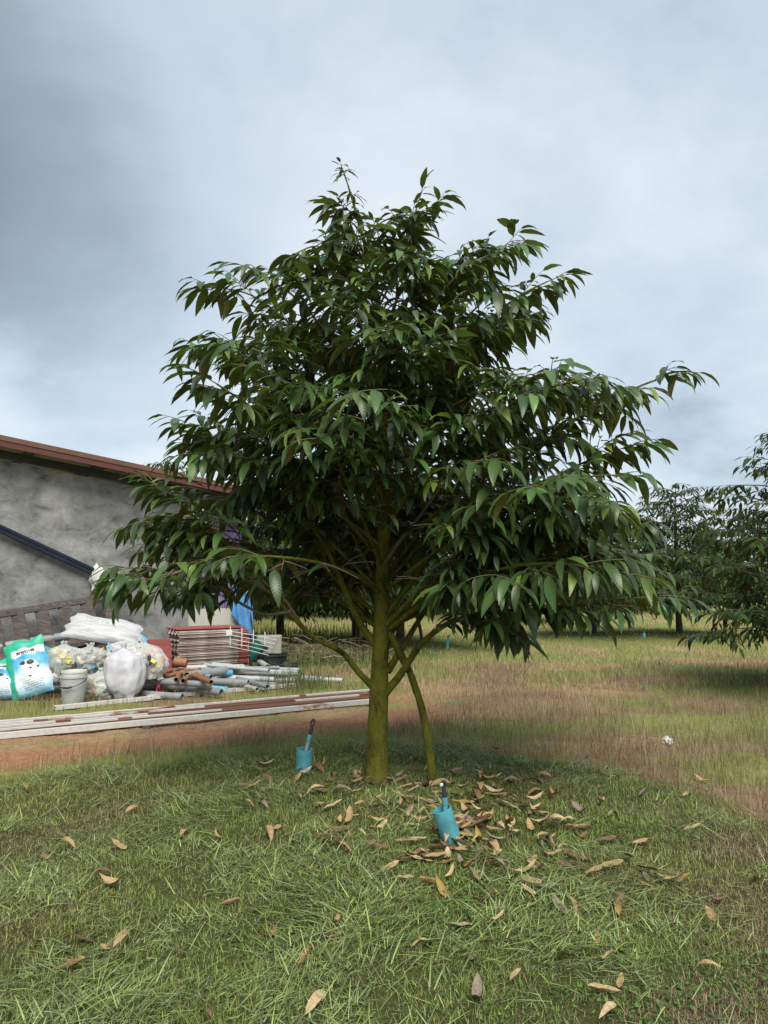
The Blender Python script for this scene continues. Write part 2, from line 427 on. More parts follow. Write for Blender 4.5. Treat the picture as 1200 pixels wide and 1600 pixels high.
def wedge(n, y0, y1, pw=1.0, margin=.9):
    u = rng.random(n); y = (y0 ** (2 - pw) + u * (y1 ** (2 - pw) - y0 ** (2 - pw))) ** (1 / (2 - pw)) if pw != 2 else y0 * (y1 / y0) ** u
    x = (rng.random(n) * 2 - 1) * (.52 * y + margin); return x, y
def U(n, a, b): return a + (b - a) * rng.random(n)

# mown grass round the tree: short turf, then loose cut blades lying over it
x, y = wedge(380000, 2.1, 8.2, 1.0)
c, mown, soil, green, purple, dryc = zonecol(x + rng.normal(0, .10, len(x)), y + rng.normal(0, .10, len(x)))
k_ = rng.random(len(x)) < mown * (.6 + .4 * sstep(.25, .5, fnoise(x, y, 5, 81, 2))) * np.where(y > 6.5, .8, 1)
x, y, c, dryc = x[k_], y[k_], c[k_], dryc[k_]; n = len(x)
tuft = fnoise(x, y, 3.1, 91, 3)
hh = U(n, .018, .055) * (.5 + 1.1 * tuft); c = c * U(n, .45, 1.6)[:, None]
c[:, 0] *= U(n, .8, 1.25); dead = rng.random(n) < .10 + .7 * dryc; c[dead] = np.array((.29, .225, .135)) * U(dead.sum(), .6, 1.2)[:, None]
P1 = blades(x, y, hh, U(n, .0018, .0042), U(n, 0, 6.283), U(n, .1, 1.1), U(n, .2, 1.2), c)
x, y = wedge(120000, 2.1, 8.0, 1.0)
mown, _, _, _, dry2 = zones(x, y); mown = mown * (1 - .85 * np.clip(dry2, 0, 1)); dens = sstep(.34, .66, fnoise(x, y, 2.2, 95, 3))
k_ = rng.random(len(x)) < mown * (.10 + .90 * dens); x, y, dens = x[k_], y[k_], dens[k_]; n = len(x)
flow = fnoise(x, y, 1.4, 99, 2) * 14 + U(n, -1.9, 1.9)
cl = np.array((.245, .310, .125))[None] * U(n, .35, 1.6)[:, None]; cl[:, 2] *= U(n, .6, 1.3)
yb = rng.random(n) < .15; cl[yb] = np.array((.20, .19, .085)) * U(yb.sum(), .6, 1.1)[:, None]
P2 = blades(x, y, .03 + .15 * rng.random(n) ** 2.0, .0018 + .0052 * rng.random(n) ** 2, flow, U(n, .98, 1.52), U(n, .0, .6), cl, lift=U(n, .002, .055) * (.25 + dens), seg=4)
V, L, S, C = join_blades([P1, P2])
obj('mown_grass', mesh_np('mown_grass', V, L, S, C, False), M['grass'], kind='stuff',
    label='mown green grass with loose cut blades lying round the tree', cat='grass')
# small round-leaved creeping weeds in bright green patches
x, y = wedge(60000, 2.1, 6.5, 1.0)
wz = sstep(.60, .68, fnoise(x, y, 1.25, 111, 3)) + .9 * (np.hypot(x - .85, (y - 2.95)) < .5) * sstep(.4, .55, fnoise(x, y, 4, 13, 2))
k_ = (rng.random(len(x)) < wz * .6) & (zones(x, y)[0] > .5); x, y = x[k_], y[k_]; n = len(x)
cw = np.array((.085, .165, .032))[None] * U(n, .6, 1.4)[:, None]
V, L, S, C = blades(x, y, U(n, .012, .024), U(n, .008, .016), U(n, 0, 6.28), U(n, .9, 1.5), U(n, 0, .4), cw, lift=U(n, .012, .035), seg=2)
obj('creeping_weeds', mesh_np('creeping_weeds', V, L, S, C, False), M['grass'], kind='stuff',
    label='bright green patches of small creeping weeds in the mown grass', cat='weeds')

# dry and green field grass beyond the mound
parts = []
for (n0, y0, y1, pw, hs, ws) in ((105000, 3.2, 12, 1.0, 1.0, 1.0), (62000, 11, 24, 1.2, 1.15, 2.3), (34000, 22, 70, 1.6, 1.3, 5.5)):
    x, y = wedge(n0, y0, y1, pw, 1.2)
    c, mown, soil, green, purple, dryc = zonecol(x + rng.normal(0, .22 * (1 + y / 30), n0), y + rng.normal(0, .22 * (1 + y / 30), n0))
    jw = (x + 5.75) * .559 - (y - 11.5) * .829                    # metres in front of the wall
    along = (x + 5.75) * .829 + (y - 11.5) * .559
    shop = (jw < 1.9) & (along < 4.2)
    k_ = (rng.random(n0) < (1 - .95 * soil) * (1 - mown * (.95 if y0 < 10 else .25)) * np.where(shop, .03, 1)); x, y, c = x[k_], y[k_], c[k_]
    mown, soil, green, purple = mown[k_], soil[k_], green[k_], purple[k_]; n = len(x)
    pt = fnoise(x, y, 2.2, 121, 2)
    hh = U(n, .03, .12) * hs * (.55 + .7 * pt) * (1 + .45 * purple) * (1 - .55 * soil) * (1 - .4 * mown)
    near_sheet = 1 - .6 * (1 - sstep(.5, 1.0, np.abs(((x + 1.9) * -.508 + (y - 7.72) * .861) - .7))) * (x < .3); hh = hh * near_sheet
    c = c * U(n, .4, 1.75)[:, None]; gb = rng.random(n) < .12; c[gb] = c[gb] * .5 + np.array((.10, .13, .04)) * .5
    parts.append(blades(x, y, hh, U(n, .002, .004) * ws, U(n, 0, 6.283), U(n, .05, .55), U(n, .1, 1.0), c))
# seeding stalks standing above the field in loose clumps
x, y = wedge(42000, 4.6, 14, 1.2, 1.0)
zc, mown, soil, green, purple, dryc = zonecol(x, y)
jw = (x + 5.75) * .559 - (y - 11.5) * .829; along = (x + 5.75) * .829 + (y - 11.5) * .559; sheet = np.abs((x + 1.9) * -.508 + (y - 7.72) * .861 - .65) < .75
k_ = (rng.random(len(x)) < sstep(.48, .64, fnoise(x, y, 1.6, 141, 3)) * (1 - mown) * (1 - soil)) & ~((jw < 2.1) & (along < 4.2)) & ~(sheet & (x < .4))
x, y, purple = x[k_], y[k_], purple[k_]; n = len(x)
cs = np.array((.40, .30, .17))[None] * (1 - .45 * purple)[:, None] * U(n, .5, 1.3)[:, None]
parts.append(blades(x, y, U(n, .10, .30), U(n, .002, .0045), U(n, 0, 6.28), U(n, .0, .5), U(n, .1, 1.4), cs, seg=3))
V, L, S, C = join_blades(parts)
obj('field_grass', mesh_np('field_grass', V, L, S, C, False), M['grass'], kind='stuff',
    label='dry tan, purple and green field grass of the orchard', cat='grass')

# ------------------------------------------------------------------ leaves and trees
def leaf_shape(stn, across, seed):
    """a lanceolate durian leaf along +x, upper side +z, 1 long: folded at the midrib, tip curved down"""
    r_ = random.Random(seed); V = []; UV = []; F = []
    curve = r_.uniform(.35, .95); fold = r_.uniform(.12, .30); wid = r_.uniform(.112, .142); twist = r_.uniform(-.25, .25); wavy = r_.uniform(.004, .014)
    xs = [0, .05] + [.05 + .95 * (i / stn) for i in range(1, stn + 1)]
    px = pz = 0; prev = 0; th = r_.uniform(-.15, .1)
    for i, s in enumerate(xs):
        ds = s - prev; prev = s; th_ = th + curve * s ** 1.3
        px += math.cos(th_) * ds; pz -= math.sin(th_) * ds
        t = max(0, (s - .05) / .95)
        w = .008 if i == 0 else wid * max(.004 / wid if i == len(xs) - 1 else .06, (math.sin(math.pi * min(1, t ** .78)) ** .72) * (1 - .35 * t ** 3))
        if i == 1: w = .008
        tw = twist * s
        for j in range(across):
            a = -1 + 2 * j / (across - 1); yy = a * w; zz_ = fold * abs(yy) * 1.2 + (wavy * math.sin(s * 19 + a * 1.5) * abs(a) if 0 < t < 1 else 0)
            V.append((px + zz_ * math.sin(th_), yy * math.cos(tw) - zz_ * math.sin(tw) * .5, pz + zz_ * math.cos(th_) + yy * math.sin(tw)))
            UV.append((t, a))
    for i in range(len(xs) - 1):
        for j in range(across - 1):
            k2 = i * across + j; F.append((k2, k2 + across, k2 + across + 1, k2 + 1))
    return np.array(V), np.array(UV), np.array(F)
def fix_up(V, F):
    a, b, c_ = V[F[:, 0]], V[F[:, 1]], V[F[:, 2]]
    nz = np.cross(b - a, c_ - a)[:, 2].sum()
    return F if nz > 0 else F[:, ::-1]
LEAF_COL = [(.036, .082, .022), (.046, .100, .026), (.026, .060, .022), (.066, .135, .032), (.036, .074, .028), (.032, .068, .018), (.095, .150, .034), (.040, .086, .030)]
HERO = []; FAR = []
for i in range(8):
    v, uv, f = leaf_shape(7, 3, 100 + i); HERO.append((v, uv, fix_up(v, f), LEAF_COL[i]))
    v, uv, f = leaf_shape(3, 3, 200 + i); FAR.append((v, uv, fix_up(v, f), LEAF_COL[i]))

def leaf_frame(base, direc, up):
    d = direc.normalized(); n_ = up - d * up.dot(d)
    if n_.length < 1e-4: n_ = Vector((1, 0, 0))
    n_.normalize(); s_ = n_.cross(d)
    return Matrix(((d.x, s_.x, n_.x, base.x), (d.y, s_.y, n_.y, base.y), (d.z, s_.z, n_.z, base.z), (0, 0, 0, 1)))
def merge_leaves(name, items, lib):
    """items: (matrix, scale, variant) -> one mesh"""
    Vs, Ls, Cs, UVs, vo = [], [], [], [], 0
    for vi in range(len(lib)):
        sel = [(m_, s_) for m_, s_, v_ in items if v_ == vi]
        if not sel: continue
        v, uv, f, cc = lib[vi]
        Ms = np.array([[list(r_) for r_ in m_] for m_, _ in sel]); sc_ = np.array([s_ for _, s_ in sel])
        W = np.einsum('nij,nkj->nki', Ms[:, :3, :3], v[None] * sc_[:, None, None]) + Ms[:, None, :3, 3]
        k2 = len(v); n_ = len(sel)
        Vs.append(W.reshape(-1, 3)); Ls.append((f.reshape(-1)[None] + (np.arange(n_) * k2)[:, None] + vo).reshape(-1)); vo += n_ * k2
        cj = np.array(cc)[None] * (.55 + 1.0 * rng.random((n_, 1)) ** 1.5); cj[:, 0] *= .85 + .4 * rng.random(n_)
        Cs.append(np.repeat(cj, k2, 0)); UVs.append(np.tile(uv, (n_, 1)))
    L = np.concatenate(Ls)
    return mesh_np(name, np.concatenate(Vs), L, np.arange(0, len(L), 4), np.concatenate(Cs), True, np.concatenate(UVs))

def grow_limb(P, shoot_len, start, rnd, twigs, leaves, spacing=.12, leaf=.235, lsp=.040, forks=2, density=1.0, nvar=8):
    """side shoots in two ranks along a limb P, leaves in two ranks along each shoot, drooping"""
    L = [0]
    for i in range(1, len(P)): L.append(L[-1] + (P[i] - P[i - 1]).length)
    tot = L[-1]
    def pos(s_):
        for i in range(1, len(P)):
            if L[i] >= s_:
                t = (s_ - L[i - 1]) / max(1e-6, L[i] - L[i - 1]); return P[i - 1].lerp(P[i], t), (P[i] - P[i - 1]).normalized()
        return P[-1], (P[-1] - P[-2]).normalized()
    shoots = []
    s_ = tot * start; side = rnd.choice((-1, 1))
    while s_ < tot - .03:
        p, T = pos(s_); side = -side
        f = (s_ / tot); ln = shoot_len * rnd.uniform(.65, 1.25) * (1.0 - .35 * max(0, (f - .55) / .45)) * (.65 + .35 * min(1, (f - start) / .25 + .3))
        S_ = T.cross(Vector((0, 0, 1)))
        if S_.length < .2: S_ = Vector((rnd.uniform(-1, 1), rnd.uniform(-1, 1), 0))
        S_.normalize(); a = R(rnd.uniform(38, 72))
        d = (T * math.cos(a) + S_ * side * math.sin(a)); d.z += rnd.uniform(-.35, .55); shoots.append((p, d.normalized(), ln))
        s_ += spacing * rnd.uniform(.7, 1.3)
    shoots.append((P[-1], (P[-1] - P[-2]).normalized(), shoot_len * rnd.uniform(.5, .8)))
    for (p, d, ln) in list(shoots):                        # every shoot forks once or twice
        S_ = d.cross(Vector((0, 0, 1)))
        if S_.length < .2: continue
        S_.normalize(); sg = rnd.choice((-1, 1))
        for f in (rnd.uniform(.25, .45), rnd.uniform(.5, .7))[:forks - (rnd.random() < .5)]:
            a = R(rnd.uniform(30, 60)); d2 = d * math.cos(a) + S_ * sg * math.sin(a) + Vector((0, 0, rnd.uniform(-.25, .3))); sg = -sg
            shoots.append((p + d * ln * f - Vector((0, 0, .03 * ln)), d2.normalized(), ln * rnd.uniform(.5, .75)))
    for (p, d, ln) in shoots:
        q_ = [p.copy()]; dd = d.copy(); m_ = max(3, int(ln / .07)); st = ln / m_
        for i in range(m_):
            dd = (dd + Vector((rnd.uniform(-.06, .06), rnd.uniform(-.06, .06), -.055 - .05 * i / m_))).normalized(); q_.append(q_[-1] + dd * st)
        twigs.append(q_)
        nl = max(3, int(ln / lsp * density)); sd = rnd.choice((-1, 1))
        for i in range(nl):
            t = (.14 + .86 * (i + rnd.uniform(-.2, .2)) / (nl - 1)) * m_; t = min(max(t, .2), m_ - .001); b0 = int(t)
            p2 = q_[b0].lerp(q_[b0 + 1], t - b0); T2 = (q_[b0 + 1] - q_[b0]).normalized()
            S2 = T2.cross(Vector((0, 0, 1)));
            if S2.length < .1: S2 = Vector((1, 0, 0))
            S2.normalize(); sd = -sd
            if i == nl - 1: dv = T2 * 1.0 + Vector((0, 0, -.35))
            else: dv = T2 * rnd.uniform(.45, .9) + S2 * sd * rnd.uniform(.45, .95) + Vector((0, 0, -rnd.uniform(.05, .82)))
            dv = dv.normalized() + Vector((rnd.uniform(-.13, .13), rnd.uniform(-.13, .13), rnd.uniform(-.12, .12))); dv.normalize(); hz = Vector((dv.x, dv.y, 0))
            up = Vector((0, 0, 1)) + hz * .35 + Vector((rnd.uniform(-.4, .4), rnd.uniform(-.4, .4), 0))
            leaves.append((leaf_frame(p2, dv, up), leaf * rnd.uniform(.55, 1.22) * (.8 if i > nl - 2 else 1), rnd.randrange(nvar)))

# ---- the main tree
def env(py):
    ys = [262, 300, 340, 380, 420, 450, 500, 560, 600, 650, 700, 760, 800, 850, 900, 950, 1000]
    lf = [530, 535, 520, 490, 420, 345, 335, 315, 300, 265, 270, 230, 205, 215, 195, 235, 330]
    rt = [560, 640, 690, 760, 830, 850, 850, 850, 930, 1010, 1020, 990, 1000, 1040, 1060, 1050, 960]
    return np.interp(py, ys, lf), np.interp(py, ys, rt)
TB = gnd(588, 1217); TY = TB.y; PXM = TY / FPX
tree = thing('durian_tree', TB, 'tall young durian tree with glossy drooping leaves and olive mossy trunk on the mown mound', 'tree')
def T_(px, py, dy=0.0): return at(px, py, TY + dy) - TB
trunk_px = [(586, 1226), (588, 1205), (590, 1150), (592, 1080), (595, 1000), (598, 900), (600, 800), (600, 700), (598, 600), (592, 500), (580, 420), (560, 345), (544, 290)]
trunk_w = [48, 37, 31, 29.5, 24.5, 22.5, 20, 16.5, 13, 10, 7.5, 5, 2.5]
tp = spline([T_(*p) for p in trunk_px], 5); tr_r = lerp_list([w * PXM / 2 for w in trunk_w], 5)
mb = MB(); mb.tube(tp, tr_r, 18, wob=.10); mb.build('trunk', M['bark'], tree, True)
def trunk_at(py):
    ys = [p[1] for p in trunk_px][::-1]; xs = [p[0] for p in trunk_px][::-1]; ws = trunk_w[::-1]
    return float(np.interp(py, ys, xs)), float(np.interp(py, ys, ws))
# the second, thinner rootstock stem that props the trunk from the right
mb = MB(); st = spline([T_(675, 1216, -.12), T_(672, 1180, -.12), T_(664, 1130, -.1), T_(654, 1090, -.06), T_(640, 1050, -.02), T_(622, 1015, .0), T_(603, 978, .0)], 4)
mb.tube(st, lerp_list([.034, .029, .027, .026, .026, .027, .026], 4), 12, wob=.28); mb.build('rootstock_stem', M['bark'], tree, True)
rnd = random.Random(3); twigs = []; leaves = []
def limb(pts, r0, start=.3, shoot=.42, r1=.006, **kw):
    P = spline(pts, 6); n_ = len(P); m_ = MB()
    rad = [r0 + (r1 - r0) * (i / (n_ - 1)) ** .75 for i in range(n_)]
    m_.tube(P, rad, 10 if r0 > .012 else 6, wob=.14); m_.build('limb', M['bark'] if r0 > .017 else M['twig'], tree, True)
    grow_limb(P, shoot, start, rnd, twigs, leaves, **kw)
# limbs one can follow in the picture
limb([T_(590, 1080), T_(560, 1050, -.05), T_(535, 1020, -.12), T_(490, 995, -.2), T_(440, 945, -.3), T_(390, 885, -.42), T_(330, 830, -.5), T_(262, 772, -.55)], .029, .58, .40)
limb([T_(455, 955, -.28), T_(415, 960, -.3), T_(380, 945, -.3), T_(330, 915, -.3), T_(265, 895, -.35), T_(215, 888, -.4)], .013, .35, .34)
limb([T_(420, 925, -.36), T_(370, 900, -.5), T_(310, 890, -.6), T_(250, 900, -.62), T_(220, 915, -.6)], .012, .12, .38, spacing=.10)
limb([T_(395, 890, -.4), T_(360, 840, -.25), T_(300, 815, -.15), T_(240, 815, -.1)], .012, .15, .38, spacing=.10)
limb([T_(480, 990, -.2), T_(440, 930, .0), T_(390, 880, .15), T_(330, 850, .25), T_(270, 850, .3)], .012, .40, .38, spacing=.10)
limb([T_(593, 1015), T_(560, 970, .02), T_(530, 900, .05), T_(500, 840, .1), T_(455, 790, .15), T_(400, 740, .2), T_(330, 690, .2)], .033, .5, .42)
limb([T_(596, 960), T_(565, 940, .1), T_(520, 900, .25), T_(470, 850, .4), T_(400, 800, .5), T_(330, 770, .6)], .020, .4, .42)
limb([T_(600, 1085), T_(625, 1055, -.06), T_(660, 1005, -.15), T_(710, 970, -.25), T_(790, 955, -.35), T_(880, 950, -.45), T_(985, 935, -.5)], .036, .28, .46)
limb([T_(605, 1050), T_(630, 1010, .06), T_(660, 960, .2), T_(700, 900, .35), T_(780, 850, .45), T_(880, 850, .5), T_(1000, 880, .4)], .030, .34, .46)
limb([T_(604, 960), T_(635, 920, .0), T_(680, 860, -.0), T_(740, 790, .0), T_(820, 720, .0), T_(900, 655, -.05), T_(985, 610, -.1), T_(1030, 592, -.1)], .028, .40, .42)
limb([T_(605, 985), T_(650, 950, -.25), T_(700, 915, -.6), T_(780, 890, -.9), T_(860, 880, -1.05), T_(950, 890, -1.1)], .022, .28, .44)
limb([T_(604, 1000), T_(640, 960, .3), T_(720, 920, .8), T_(830, 900, 1.1), T_(930, 905, 1.2)], .022, .3, .44)
limb([T_(598, 930), T_(560, 900, -.3), T_(500, 880, -.7), T_(430, 870, -.9), T_(360, 870, -.95)], .020, .42, .38)
limb([T_(600, 700), T_(680, 650, -.3), T_(760, 610, -.5), T_(850, 590, -.5), T_(905, 600, -.5)], .018, .3, .42)
limb([T_(600, 880), T_(640, 830, -.2), T_(720, 790, -.5), T_(800, 770, -.75), T_(900, 770, -.85), T_(980, 800, -.9)], .024, .40, .42)
limb([T_(598, 820), T_(570, 770, -.2), T_(540, 700, -.5), T_(515, 650, -.8), T_(495, 620, -1.0)], .020, .45, .40)
limb([T_(600, 640), T_(650, 600, .0), T_(720, 540, -.05), T_(800, 470, -.1), T_(855, 440, -.1)], .017, .35, .38)
limb([T_(596, 560), T_(650, 500, .1), T_(720, 430, .1), T_(790, 392, .1)], .013, .35, .34)
limb([T_(596, 640), T_(540, 590, .0), T_(470, 520, .0), T_(400, 465, .0), T_(358, 452, .0)], .017, .35, .40)
limb([T_(592, 480), T_(620, 420, .0), T_(640, 360, .0), T_(655, 312, .0)], .010, .35, .26)
limb([T_(592, 470), T_(615, 410, -.1), T_(640, 360, -.12), T_(668, 330, -.12)], .009, .3, .24)
limb([T_(580, 420), T_(560, 380, .05), T_(545, 345, .08), T_(530, 330, .1)], .008, .3, .22)
limb([T_(585, 430), T_(530, 400, -.05), T_(495, 385, -.1), T_(470, 392, -.1)], .010, .3, .26)
# the rest of the crown, by golden angle round the trunk
ga = 0
tips = [(y_, 1.0) for y_ in np.concatenate([np.linspace(905, 560, 27), np.linspace(760, 400, 23), np.linspace(560, 330, 21)])]
for i, (py, f) in enumerate(tips):
    ga += 2.39996
    if py > 740 and math.sin(ga) < -.55: ga += 1.3
    lx, rx = env(py); ax, _ = trunk_at(py)
    cx = math.cos(ga); sy_ = math.sin(ga)
    rl, rr = (ax - lx) * PXM, (rx - ax) * PXM; rm = .5 * (rl + rr) * .92
    ex = rr if cx > 0 else rl
    rad = 1 / math.sqrt((cx / max(ex, .1)) ** 2 + (sy_ / max(rm, .1)) ** 2) * (rnd.uniform(.74, .97) if py > 560 else (rnd.uniform(.80, 1.0) if py > 470 else rnd.uniform(.60, .82)))
    rad = max(.12, rad - .10)
    rise = rad * rnd.uniform(.4, .85)
    py0 = min(py + rise / PXM, 985); pxa, wa = trunk_at(py0)
    A = T_(pxa, py0); Zt = T_(600, py).z
    B = A + Vector((cx * rad, sy_ * rad, 0)); B.z = Zt
    mid = A.lerp(B, .5); mid.z += rad * .06 + rnd.uniform(-.03, .03); mid += Vector((-sy_, cx, 0)) * rad * rnd.uniform(-.08, .08)
    q1 = A.lerp(mid, .5) + Vector((0, 0, .01)); q2 = mid.lerp(B, .55) + Vector((0, 0, rad * .05))
    limb([A, q1, mid, q2, B], .008 + .011 * min(1, rad / 1.6), .25 if rad < 1 else .32, min(.42, .20 + .16 * rad))
limb([T_(560, 345), T_(552, 315), T_(544, 290), T_(538, 272)], .006, .1, .13, lsp=.05, leaf=.12, spacing=.1)
mb = MB()
for q_ in twigs: mb.tube(q_, [.0042 - .0024 * i / (len(q_) - 1) for i in range(len(q_))], 4, cap=False)
mb.build('twigs', M['twig'], tree, True, kind='stuff')
# keep the sight-line under the crown open as on the real tree: no leaf below the skirt round the trunk
def ok(m_):
    p = m_.translation + TB
    pxl = 600 + FPX * p.x / p.y; r_ = math.hypot(p.x - TB.x, p.y - TB.y)
    front = p.y < TB.y + .1 and -.62 < p.x - TB.x < .42
    if front and p.z < 2.15 and rnd.random() < (.96 if p.z < 1.9 else .75): return False
    return not (r_ < .6 and p.z < 1.5) and not (p.z < 1.17)
leaves = [l for l in leaves if ok(l[0])]
# the 300 leaves that show largest are objects of their own
def showing(items, cap=300):
    best = {}
    for i, (m_, s_, v_) in enumerate(items):
        c_ = m_ @ Vector((s_ * .45, 0, 0)) + TB; d = c_ - cam.location
        n_ = Vector((m_[0][2], m_[1][2], m_[2][2])); area = s_ * s_ * abs(n_.dot(d.normalized())) / d.length ** 2
        key = (int(FPX * d.x / d.y / 22), int(FPX * d.z / d.y / 22))
        if key not in best or d.length < best[key][0]: best[key] = (d.length, area, i)
    return {i for _, a, i in sorted(best.values(), key=lambda t: -t[1])[:cap]}
hero_ids = showing(leaves)
hero_me = []
for i, (v, uv, f, cc) in enumerate(HERO):
    for j, mul in enumerate((.75, 1.05, 1.5)):
        L = f.reshape(-1); me = mesh_np('leaf', v, L, np.arange(0, len(L), 4), np.tile(np.array(cc) * mul, (len(v), 1)), True, uv)
        me.materials.append(M['leaf']); hero_me.append(me)
for i in sorted(hero_ids):
    m_, s_, v_ = leaves[i]; o = bpy.data.objects.new('leaf', hero_me[v_ * 3 + rnd.randrange(3)]); col.objects.link(o)
    o.parent = tree; o.matrix_local = m_ @ Matrix.Scale(s_, 4)
obj('foliage', merge_leaves('foliage', [l for i, l in enumerate(leaves) if i not in hero_ids], HERO), M['leaf'], tree, kind='stuff')
print('main tree leaves', len(leaves))

# ---- orchard trees behind: three grown variants, copied
def orchard_meshes(seed):
    rd = random.Random(seed); tw = []; lv = []; H = 4.4
    m_ = MB(); tpz = spline([Vector((0, 0, -.08)), Vector((.02, .01, .6)), Vector((-.03, .02, 1.6)), Vector((.03, 0, 2.8)), Vector((0, 0, 4.1))], 4)
    m_.tube(tpz, lerp_list([.095, .075, .062, .04, .008], 4), 10, wob=.12)
    if seed == 1: m_.tube(spline([Vector((.42, -.1, -.05)), Vector((.36, -.05, .5)), Vector((.05, 0, 1.25))], 5), .03, 8, wob=.2)
    a = rd.uniform(0, 6)
    for i in range(78):
        a += 2.39996; t = i / 77; z1 = .78 + 3.45 * t; rad = (2.15 * (1 - t) ** .62 + .22) * rd.uniform(.75, 1.05) * (1 - .25 * (t < .1))
        z0 = max(.62, z1 - rad * rd.uniform(.2, .5))
        A = Vector((0, 0, z0)); B = Vector((math.cos(a) * rad, math.sin(a) * rad, z1)); md = A.lerp(B, .5) + Vector((0, 0, rad * .08))
        P = spline([A, md, B], 4); m_.tube(P, [.018 - .013 * j / (len(P) - 1) for j in range(len(P))], 5)
        grow_limb(P, min(.5, .22 + .18 * rad), .22, rd, tw, lv, spacing=.14, leaf=.22, lsp=.044, forks=1)
    for q_ in tw: m_.tube(q_, .0035, 3, cap=False)
    lv = [l for l in lv if l[0].translation.z > .58]
    tmp = m_.build('trunk', M['bark_far'], None, True); me = tmp.data; bpy.data.objects.remove(tmp)
    fo = merge_leaves('crown', lv, FAR); fo.materials.append(M['leaf_far'])
    return me, fo
OM = [orchard_meshes(s) for s in (1, 2, 3)]
BLAB = ['orchard tree with a dark trunk standing right behind the main tree', 'orchard tree seen through the limbs just left of the main trunk',
        'orchard tree rising beside the porch end of the cement shed', 'large dark tree with low hanging branches, on the mown mound at the field edge',
        'dense grey-green tree standing behind the low-branched field edge tree', 'tree on a green mound with a short blue stake beside it', None, None,
        'tree whose top just clears the brown shed roof', None, None, None, None, None, None, None, None, None, None, 'tree crown rising beyond the end of the shed roof']
for i, (px, Y, H, vi, spin) in enumerate(BGT):
    bx, by = BG[i]; s_ = H / 4.5
    t = thing('orchard_tree', (bx, by, float(gz(bx, by)) - .01), BLAB[i] or 'small distant durian tree in the far orchard rows', 'tree', 'orchard trees behind the main tree' if BLAB[i] else 'far orchard trees', spin)
    t.scale = (s_ * 1.1, s_ * 1.1, s_)
    for nm, me in (('trunk', OM[vi][0]), ('crown', OM[vi][1])):
        o = bpy.data.objects.new(nm, me); col.objects.link(o); o.parent = t

# ------------------------------------------------------------------ the cement shed
W0 = Vector((-5.75, 11.5, 0)); WD = Vector((.829, .559, 0)); WN_ = Vector((.559, -.829, 0)); UP = Vector((0, 0, 1))
def wall_pt(t, out=0.0, z=0.0): return W0 + WD * t + WN_ * out + UP * z
def frame(o, xd=WD, zd=UP):
    xd = xd.normalized(); yd = zd.cross(xd).normalized(); zd = xd.cross(yd)
    return Matrix(((xd.x, yd.x, zd.x, o.x), (xd.y, yd.y, zd.y, o.y), (xd.z, yd.z, zd.z, o.z), (0, 0, 0, 1)))
def on_plane(px, py, out):
    d = ray(px, py); P0 = wall_pt(0, out); C0 = Vector((0, 0, CAMZ)); t = (P0 - C0).dot(WN_) / d.dot(WN_); return C0 + d * t
def wall_t(p): return (p - W0).dot(WD)
# cement wall material: cloudy grey trowelled render with dark stains
m, nt, b = newmat('cement_render')
f1 = ntex(nt, .9, 9, .66, 'Object', .2); f2 = ntex(nt, 3.2, 9, .70, 'Object', .5, (1, 1, 1.5)); f3 = ntex(nt, 26, 5, .7, 'Object', .3, (1, 1, 2.2))
c1 = nramp(nt, f1, [(.30, (.12, .122, .122)), (.45, (.21, .212, .206)), (.56, (.285, .287, .277)), (.70, (.375, .37, .355))])
c2 = nramp(nt, f2, [(.32, (.42, .42, .43)), (.44, (.80, .80, .80)), (.54, (1.0, 1.0, 1.0)), (.68, (1.22, 1.21, 1.18))])
c3 = nramp(nt, f3, [(.3, (.84, .84, .84)), (.7, (1.1, 1.1, 1.1))])
cc = nmix(nt, nmix(nt, c1, c2, 1.0, 'MULTIPLY'), c3, 1.0, 'MULTIPLY')
nt.links.new(cc, b.inputs['Base Color']); b.inputs['Roughness'].default_value = .85; b.inputs['Specular IOR Level'].default_value = .2
nbump(nt, b, f3, .22, .006); M['cement'] = m
M['beige'] = noisy('beige_panel', [(.25, (.22, .20, .165)), (.42, (.42, .40, .345)), (.8, (.50, .48, .43))], 2.2, .75, .15, .005, 8, (1, 1, .4))
M['fascia_brown'] = noisy('brown_metal', [(.3, (.110, .055, .034)), (.7, (.150, .075, .046))], 3, .45, .05, .002, 4, (1, 1, .2))
M['fascia_maroon'] = noisy('maroon_wood', [(.3, (.070, .022, .018)), (.7, (.115, .038, .030))], 5, .55, .2, .003, 6, (1, 1, 12))
M['dark_steel'] = noisy('dark_steel', [(.3, (.022, .021, .022)), (.7, (.05, .048, .047))], 6, .6, .1)
shed = thing('cement_shed', wall_pt(0), 'grey cement rendered shed with brown edged sloping roof behind the pipe heap', 'building')
SB = shed.location
def S(p): return p - SB
WT0, WT1 = -7.0, 2.92
RO = .45
def rake(px, py): p = on_plane(px, py, RO); return wall_t(p), p.z
ta, za = rake(0, 679); tb, zb = rake(333, 750); slope = (zb - za) / (tb - ta)
def ztop(t): return za + slope * (t - ta)
def prism(mb_, pts, out0, out1, c=(1, 1, 1)):
    """outline in (t, z) on the wall plane, extruded from out0 to out1"""
    n_ = len(pts); V = [S(wall_pt(t, out0, z)) for t, z in pts] + [S(wall_pt(t, out1, z)) for t, z in pts]
    F = [tuple(range(n_)), tuple(range(2 * n_ - 1, n_ - 1, -1))] + [(i, i + n_, (i + 1) % n_ + n_, (i + 1) % n_) for i in range(n_)]
    mb_.add(V, F, c)
mb = MB(); prism(mb, [(WT0, -.1), (WT1, -.1), (WT1, ztop(WT1) - .30), (WT0, ztop(WT0) - .30)], 0, -.12); mb.build('wall', M['cement'], shed)
mb = MB(); mb.box(frame(S(wall_pt(WT1 - .075, -2.4, 1.35)), WN_), 4.5, .12, 2.9); mb.build('side_wall', M['cement'], shed)
RT1 = 4.25
